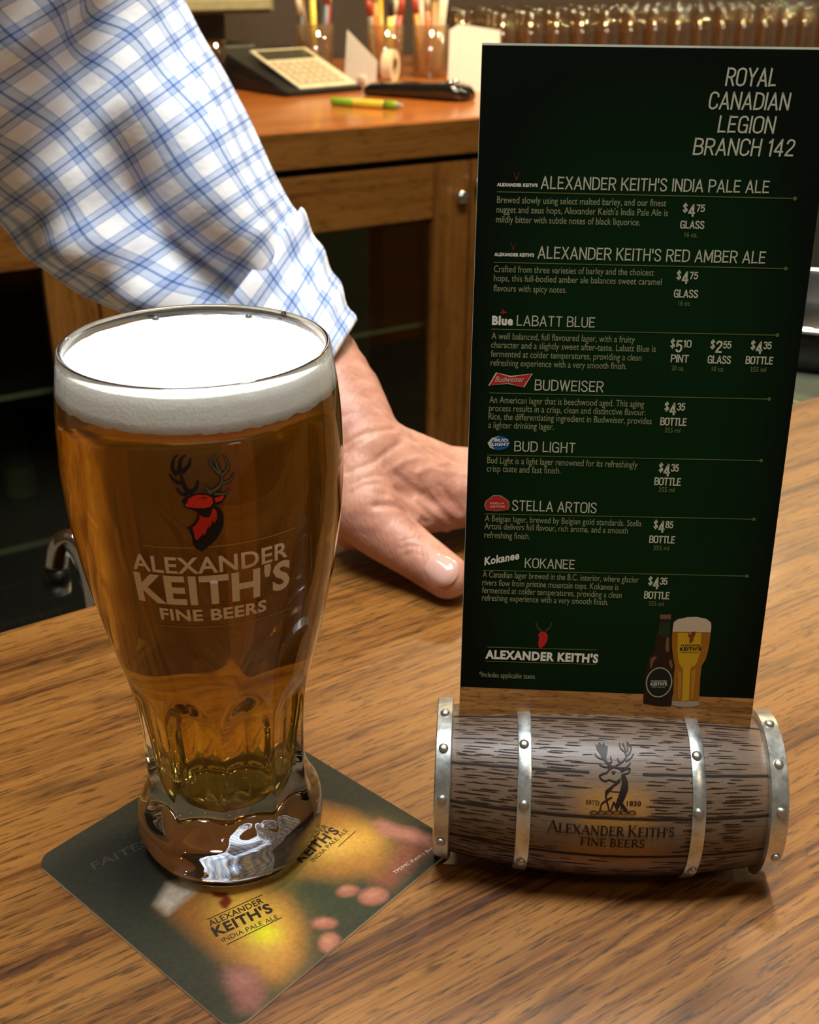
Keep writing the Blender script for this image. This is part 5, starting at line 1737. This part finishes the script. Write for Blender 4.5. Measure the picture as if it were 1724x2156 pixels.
# desk calculator: wedge body with a pale sloping face
cal = on_counter('desk_calculator', 0.391, 0.565, 0.178, 'black desk calculator with a pale sloping face on the back counter', 'calculator')
def wedge(x0, x1, y0, y1, zf, zb, z0=0.0, bev=0.004):
    V = [(x0, y0, z0), (x1, y0, z0), (x1, y1, z0), (x0, y1, z0), (x0, y0, zf), (x1, y0, zf), (x1, y1, zb), (x0, y1, zb)]
    bm = bmesh.new()
    vs = [bm.verts.new(q) for q in V]
    for f in ((3, 2, 1, 0), (4, 5, 6, 7), (0, 1, 5, 4), (1, 2, 6, 5), (2, 3, 7, 6), (3, 0, 4, 7)): bm.faces.new([vs[i] for i in f])
    if bev: bmesh.ops.bevel(bm, geom=list(bm.edges), offset=bev, segments=2, affect='EDGES')
    return frombm(bm)
sl = math.atan2(0.063, 0.184)
obj('calculator_base', join(wedge(-0.125, 0.088, -0.108, 0.17, 0.010, 0.050, 0.0, 0.003), wedge(-0.118, 0.085, -0.100, 0.16, 0.008, 0.080, 0.004, 0.003)), M_BLACK, cal, True, auto=40)
def onface(g): return xform(g, (0, -0.094, 0.0105), (sl, 0, 0))
obj('face_plate', onface(box(-0.079, 0.079, 0.0, 0.197, 0.0, 0.005, 0.002)), M_CREAM, cal, True, auto=40)
obj('display', onface(box(-0.070, 0.066, 0.140, 0.186, 0.0, 0.007, 0.002)), plain('display_dark', (0.05, 0.045, 0.03), 0.15), cal)
kb = obj('keypad', onface(box(-0.070, 0.060, 0.012, 0.130, 0.0, 0.0062, 0.001)), plain('keypad_tan', (0.46, 0.38, 0.24), 0.5), cal)
obj('key_grid', join(*[onface(box(-0.066 + 0.021 * a, -0.049 + 0.021 * a, 0.018 + 0.0225 * r, 0.034 + 0.0225 * r, 0.006, 0.0085, 0.001)) for a in range(6) for r in range(5)]), plain('key_tan', (0.50, 0.42, 0.28), 0.5), kb)

# black handset lying in front
hs = on_counter('black_handset', 0.535, 0.315, math.radians(-58), 'black glossy handheld device lying at the counter front', 'device')
bm = bmesh.new()
M_GLOSS = plain('gloss_black', (0.010, 0.009, 0.008), 0.14, coat=0.6)
prof = [(-0.115, 0.026, 0.018), (-0.10, 0.032, 0.026), (-0.03, 0.034, 0.030), (0.05, 0.037, 0.034), (0.09, 0.040, 0.036), (0.115, 0.036, 0.030), (0.128, 0.024, 0.018)]
V, F = [], []
for x, w, hh in prof:
    for k in range(20):
        a = 2 * PI * k / 20
        sgn = lambda q: math.copysign(abs(q) ** 0.55, q)
        V.append((x, w * sgn(math.cos(a)), hh / 2 + hh / 2 * sgn(math.sin(a))))
for i in range(len(prof) - 1):
    for k in range(20):
        F.append((i * 20 + k, i * 20 + (k + 1) % 20, (i + 1) * 20 + (k + 1) % 20, (i + 1) * 20 + k))
F += [tuple(range(20))[::-1], tuple((len(prof) - 1) * 20 + k for k in range(20))]
bm.free()
obj('handset_body', (V, F), M_GLOSS, hs, True, auto=60)
for xx, yy in ((0.085, -0.012), (0.085, 0.014)):
    obj('dome', xform(lathe([(0.008, 0), (0.008, 0.004), (0.005, 0.006), (0.0, 0.0065)], 14), (xx, yy, 0.0335)), M_CHROME, hs, True, label='shiny button')  # two small chrome domes toward the thick end

# pen in green and yellow
pe = on_counter('highlighter_pen', 0.3545, 0.213, math.radians(-54.3), 'green and yellow pen lying alone near the counter edge', 'pen')
P_GRN = plain('pen_green', (0.22, 0.42, 0.02), 0.3); P_YEL = plain('pen_yellow', (0.80, 0.62, 0.06), 0.3)
ro = lambda g: xform(g, (0, 0, 0.008), (0, PI / 2, 0))
obj('pen_barrel', ro(lathe([(0.0075, -0.030), (0.008, -0.025), (0.008, 0.035), (0.0075, 0.04)], 18)), P_YEL, pe, True)
obj('pen_cap', ro(lathe([(0.005, -0.079), (0.0075, -0.076), (0.0082, -0.03), (0.0075, -0.029)], 18)), P_GRN, pe, True, label='green cap')
obj('pen_grip', ro(lathe([(0.008, 0.038), (0.0078, 0.06), (0.006, 0.068)], 18)), P_GRN, pe, True, label='green grip')
obj('pen_tip', ro(lathe([(0.0055, 0.067), (0.003, 0.077), (0.001, 0.080)], 14)), plain('pen_grey', (0.4, 0.36, 0.4), 0.4), pe, True, label='grey tip')

# tape roll, cards and papers
tp = on_counter('tape_roll', 0.640, 0.60, math.radians(40), 'roll of cream tape standing on edge beside the pens', 'tape')
tg = lathe([(0.020, -0.012), (0.036, -0.012), (0.036, 0.012), (0.020, 0.012), (0.020, -0.012)], 36, False, False)
obj('tape_winding', xform(tg, (0, 0, 0.036), (PI / 2, 0, 0)), plain('tape_cream', (0.72, 0.60, 0.40), 0.35), tp, True, auto=40)
obj('tape_core', xform(lathe([(0.017, -0.012), (0.020, -0.012), (0.020, 0.0121), (0.017, 0.0121), (0.017, -0.012)], 36, False, False), (0, 0, 0.036), (PI / 2, 0, 0)), plain('tape_core', (0.35, 0.22, 0.12), 0.6), tp, True, auto=40)
tp2 = on_counter('eraser', 0.575, 0.60, math.radians(20), 'small white eraser block lying left of the tape roll', 'eraser')
obj('eraser_body', box(-0.022, 0.022, -0.012, 0.012, 0, 0.018, 0.004), plain('eraser_white', (0.75, 0.66, 0.5), 0.6), tp2, True, auto=40)


def leaf(name, pts, l, n, rz, lean, label, cat, thick=0.0015, z=0.0):
    t = on_counter(name, l, n, rz, label, cat, z=z)
    m = len(pts)
    V = [(x, 0, y) for x, y in pts] + [(x, thick, y) for x, y in pts]
    F = [tuple(range(m)), tuple(range(m, 2 * m))[::-1]] + [(k, m + k, m + (k + 1) % m, (k + 1) % m) for k in range(m)]
    g = xform((V, F), (0, 0, 0), (lean, 0, 0))
    obj('sheet', g, M_WHITE, t)
    return t


leaf('folded_card', [(-0.042, 0.0), (0.045, 0.0), (0.045, 0.052), (-0.042, 0.115)], 0.555, 0.60, math.radians(-62), math.radians(-8), 'white card standing behind the calculator with a slanted top edge', 'card')
leaf('white_notice', [(-0.052, 0.0), (0.062, 0.0), (0.062, 0.128), (-0.030, 0.140), (-0.050, 0.128)], 0.70, 0.35, math.radians(-34), math.radians(-12), 'bright white notice sheet standing left of the menu top', 'notice')

# pen jars and what stands in them
jar_p = [(0.040, 0.0), (0.042, 0.004), (0.045, 0.12), (0.0435, 0.12), (0.0405, 0.006), (0.0, 0.005)]
M_JAR = thin_glass('jar_glass', (0.86, 0.80, 0.66), 0.06, 0.10, (0.5, 0.4, 0.25))
JARS = [(0.545, 0.80, 'clear jar of pens behind the desk calculator'), (0.685, 0.70, 'clear jar of pens in the middle of the pen jars'), (0.79, 0.66, 'clear jar of pens beside the white notice')]
for l, n, lab in JARS:
    j = on_counter('pen_jar', l, n, 0, lab, 'jar', 'pen jars on the back counter')
    obj('jar_wall', lathe(jar_p, 28, True, False), M_JAR, j, True)
PENS = [('red', (0.55, 0.03, 0.02)), ('black', (0.02, 0.02, 0.02)), ('brown', (0.16, 0.08, 0.03)), ('dark grey', (0.06, 0.06, 0.055)), ('yellow', (0.70, 0.42, 0.03)),
        ('blue grey', (0.10, 0.13, 0.16)), ('white', (0.72, 0.62, 0.48)), ('gold', (0.60, 0.34, 0.02)), ('cream', (0.75, 0.66, 0.42)), ('orange', (0.70, 0.20, 0.03)),
        ('lemon', (0.80, 0.70, 0.12)), ('dark red', (0.35, 0.04, 0.02)), ('tan', (0.48, 0.28, 0.12)), ('pale grey', (0.5, 0.45, 0.38)), ('amber', (0.62, 0.28, 0.03)), ('rust', (0.5, 0.13, 0.03)), ('beige', (0.55, 0.44, 0.30)), ('silver', (0.6, 0.56, 0.48))]
where = ['in the left pen jar', 'in the middle pen jar', 'in the right pen jar']
for k, (cn, cc) in enumerate(PENS):
    jn = k // 6
    l, n, _ = JARS[jn]
    a = 2 * PI * (k % 6) / 6 + 0.4 * jn
    base = ctr(l + 0.018 * math.cos(a), n + 0.016 * math.sin(a), 0.008)
    top = ctr(l + 0.043 * math.cos(a), n + 0.038 * math.sin(a), 0.0) + Vector((0, 0, RND.uniform(0.17, 0.25)))
    d = (top - base)
    t = empty('pen', tuple(base), 0, '%s pen standing %s' % (cn, where[jn]), 'pen', 'pens standing in the jars')
    t.rotation_euler = d.to_track_quat('Z', 'Y').to_euler()
    L = d.length
    m = plain('pen_' + cn.replace(' ', '_'), cc, 0.35)
    obj('pen_barrel', lathe([(0.002, 0.0), (0.0075, 0.018), (0.0075, L - 0.035)], 12), m, t, True)
    obj('pen_end', lathe([(0.0079, L - 0.036), (0.0079, L - 0.004), (0.004, L)], 12), plain('pen_end_%d' % (k % 3), ((0.7, 0.6, 0.4), (0.03, 0.03, 0.03), (0.45, 0.06, 0.03))[k % 3], 0.35), t, True)

# till and small black bottle at the left
ti = on_counter('cash_till', 0.33, 1.00, math.radians(4), 'grey-green cash till on a dark base at the back left', 'till')
obj('till_base', join(box(-0.34, 0.10, -0.10, 0.16, 0.0, 0.07, 0.006), box(-0.28, 0.06, -0.02, 0.15, 0.07, 0.135, 0.004)), plain('till_dark', (0.035, 0.037, 0.026), 0.4), ti)
obj('till_case', wedge(-0.34, 0.135, -0.14, 0.16, 0.23, 0.30, 0.142, 0.006), plain('till_green', (0.17, 0.165, 0.09), 0.5), ti, True, auto=40)
obj('till_lip', box(-0.20, 0.12, -0.150, -0.135, 0.150, 0.175, 0.003), plain('till_lip', (0.30, 0.28, 0.15), 0.5), ti, label='olive lip')
ib = on_counter('small_bottle', 0.255, 0.80, 0, 'small black bottle standing left of the calculator', 'bottle')
obj('bottle_body', lathe([(0.0, 0), (0.016, 0), (0.018, 0.004), (0.018, 0.05), (0.010, 0.06)], 20), M_GLOSS, ib, True)
obj('bottle_cap', lathe([(0.011, 0.058), (0.012, 0.06), (0.012, 0.082), (0.0, 0.083)], 18, True, False), plain('cap_pale', (0.3, 0.28, 0.24), 0.4), ib, True)
bw = on_counter('glass_tumbler', 0.215, 0.66, 0, 'clear tumbler at the back left beside the shirt sleeve', 'glass')
obj('tumbler_wall', lathe([(0.0, 0.004), (0.026, 0.0), (0.034, 0.10), (0.032, 0.10), (0.0245, 0.006), (0.0, 0.008)], 24, False, False), thin_glass('tumbler_glass', (0.86, 0.84, 0.74), 0.10), bw, True)

# rows of upturned glasses
M_TUM = thin_glass('stored_glass', (0.84, 0.80, 0.70), 0.12, 0.018, (0.36, 0.28, 0.17))
gp = [(0.036, 0.0), (0.0375, 0.002), (0.036, 0.03), (0.033, 0.09), (0.0286, 0.138), (0.0286, 0.142), (0.0276, 0.1452), (0.0255, 0.1468), (0.0, 0.147), (0.0, 0.137), (0.0262, 0.135), (0.031, 0.09), (0.034, 0.03), (0.0352, 0.002), (0.036, 0.0)]
tall = None
k = 0
spots = []
for row in range(5):
    for q in range(19):
        spots.append((0.92 + 0.082 * q + (0.041 if row % 2 else 0) + RND.uniform(-0.002, 0.002), 0.54 + 0.086 * row + RND.uniform(-0.002, 0.002)))
for l, n in spots:
    p = ctr(l, n)
    if tall is None:
        tall = empty('pint_glass', tuple(p), 0, 'clear pint glass upturned in the crowded rows on the back counter', 'glass', 'upturned glasses on the back counter')
        obj('glass_wall', lathe(gp, 28, False, False), M_TUM, tall, True)
        c = tall
    else:
        c = copy_tree(tall)
    c.location = p
    c.rotation_euler = (0, 0, RND.uniform(0, 6))
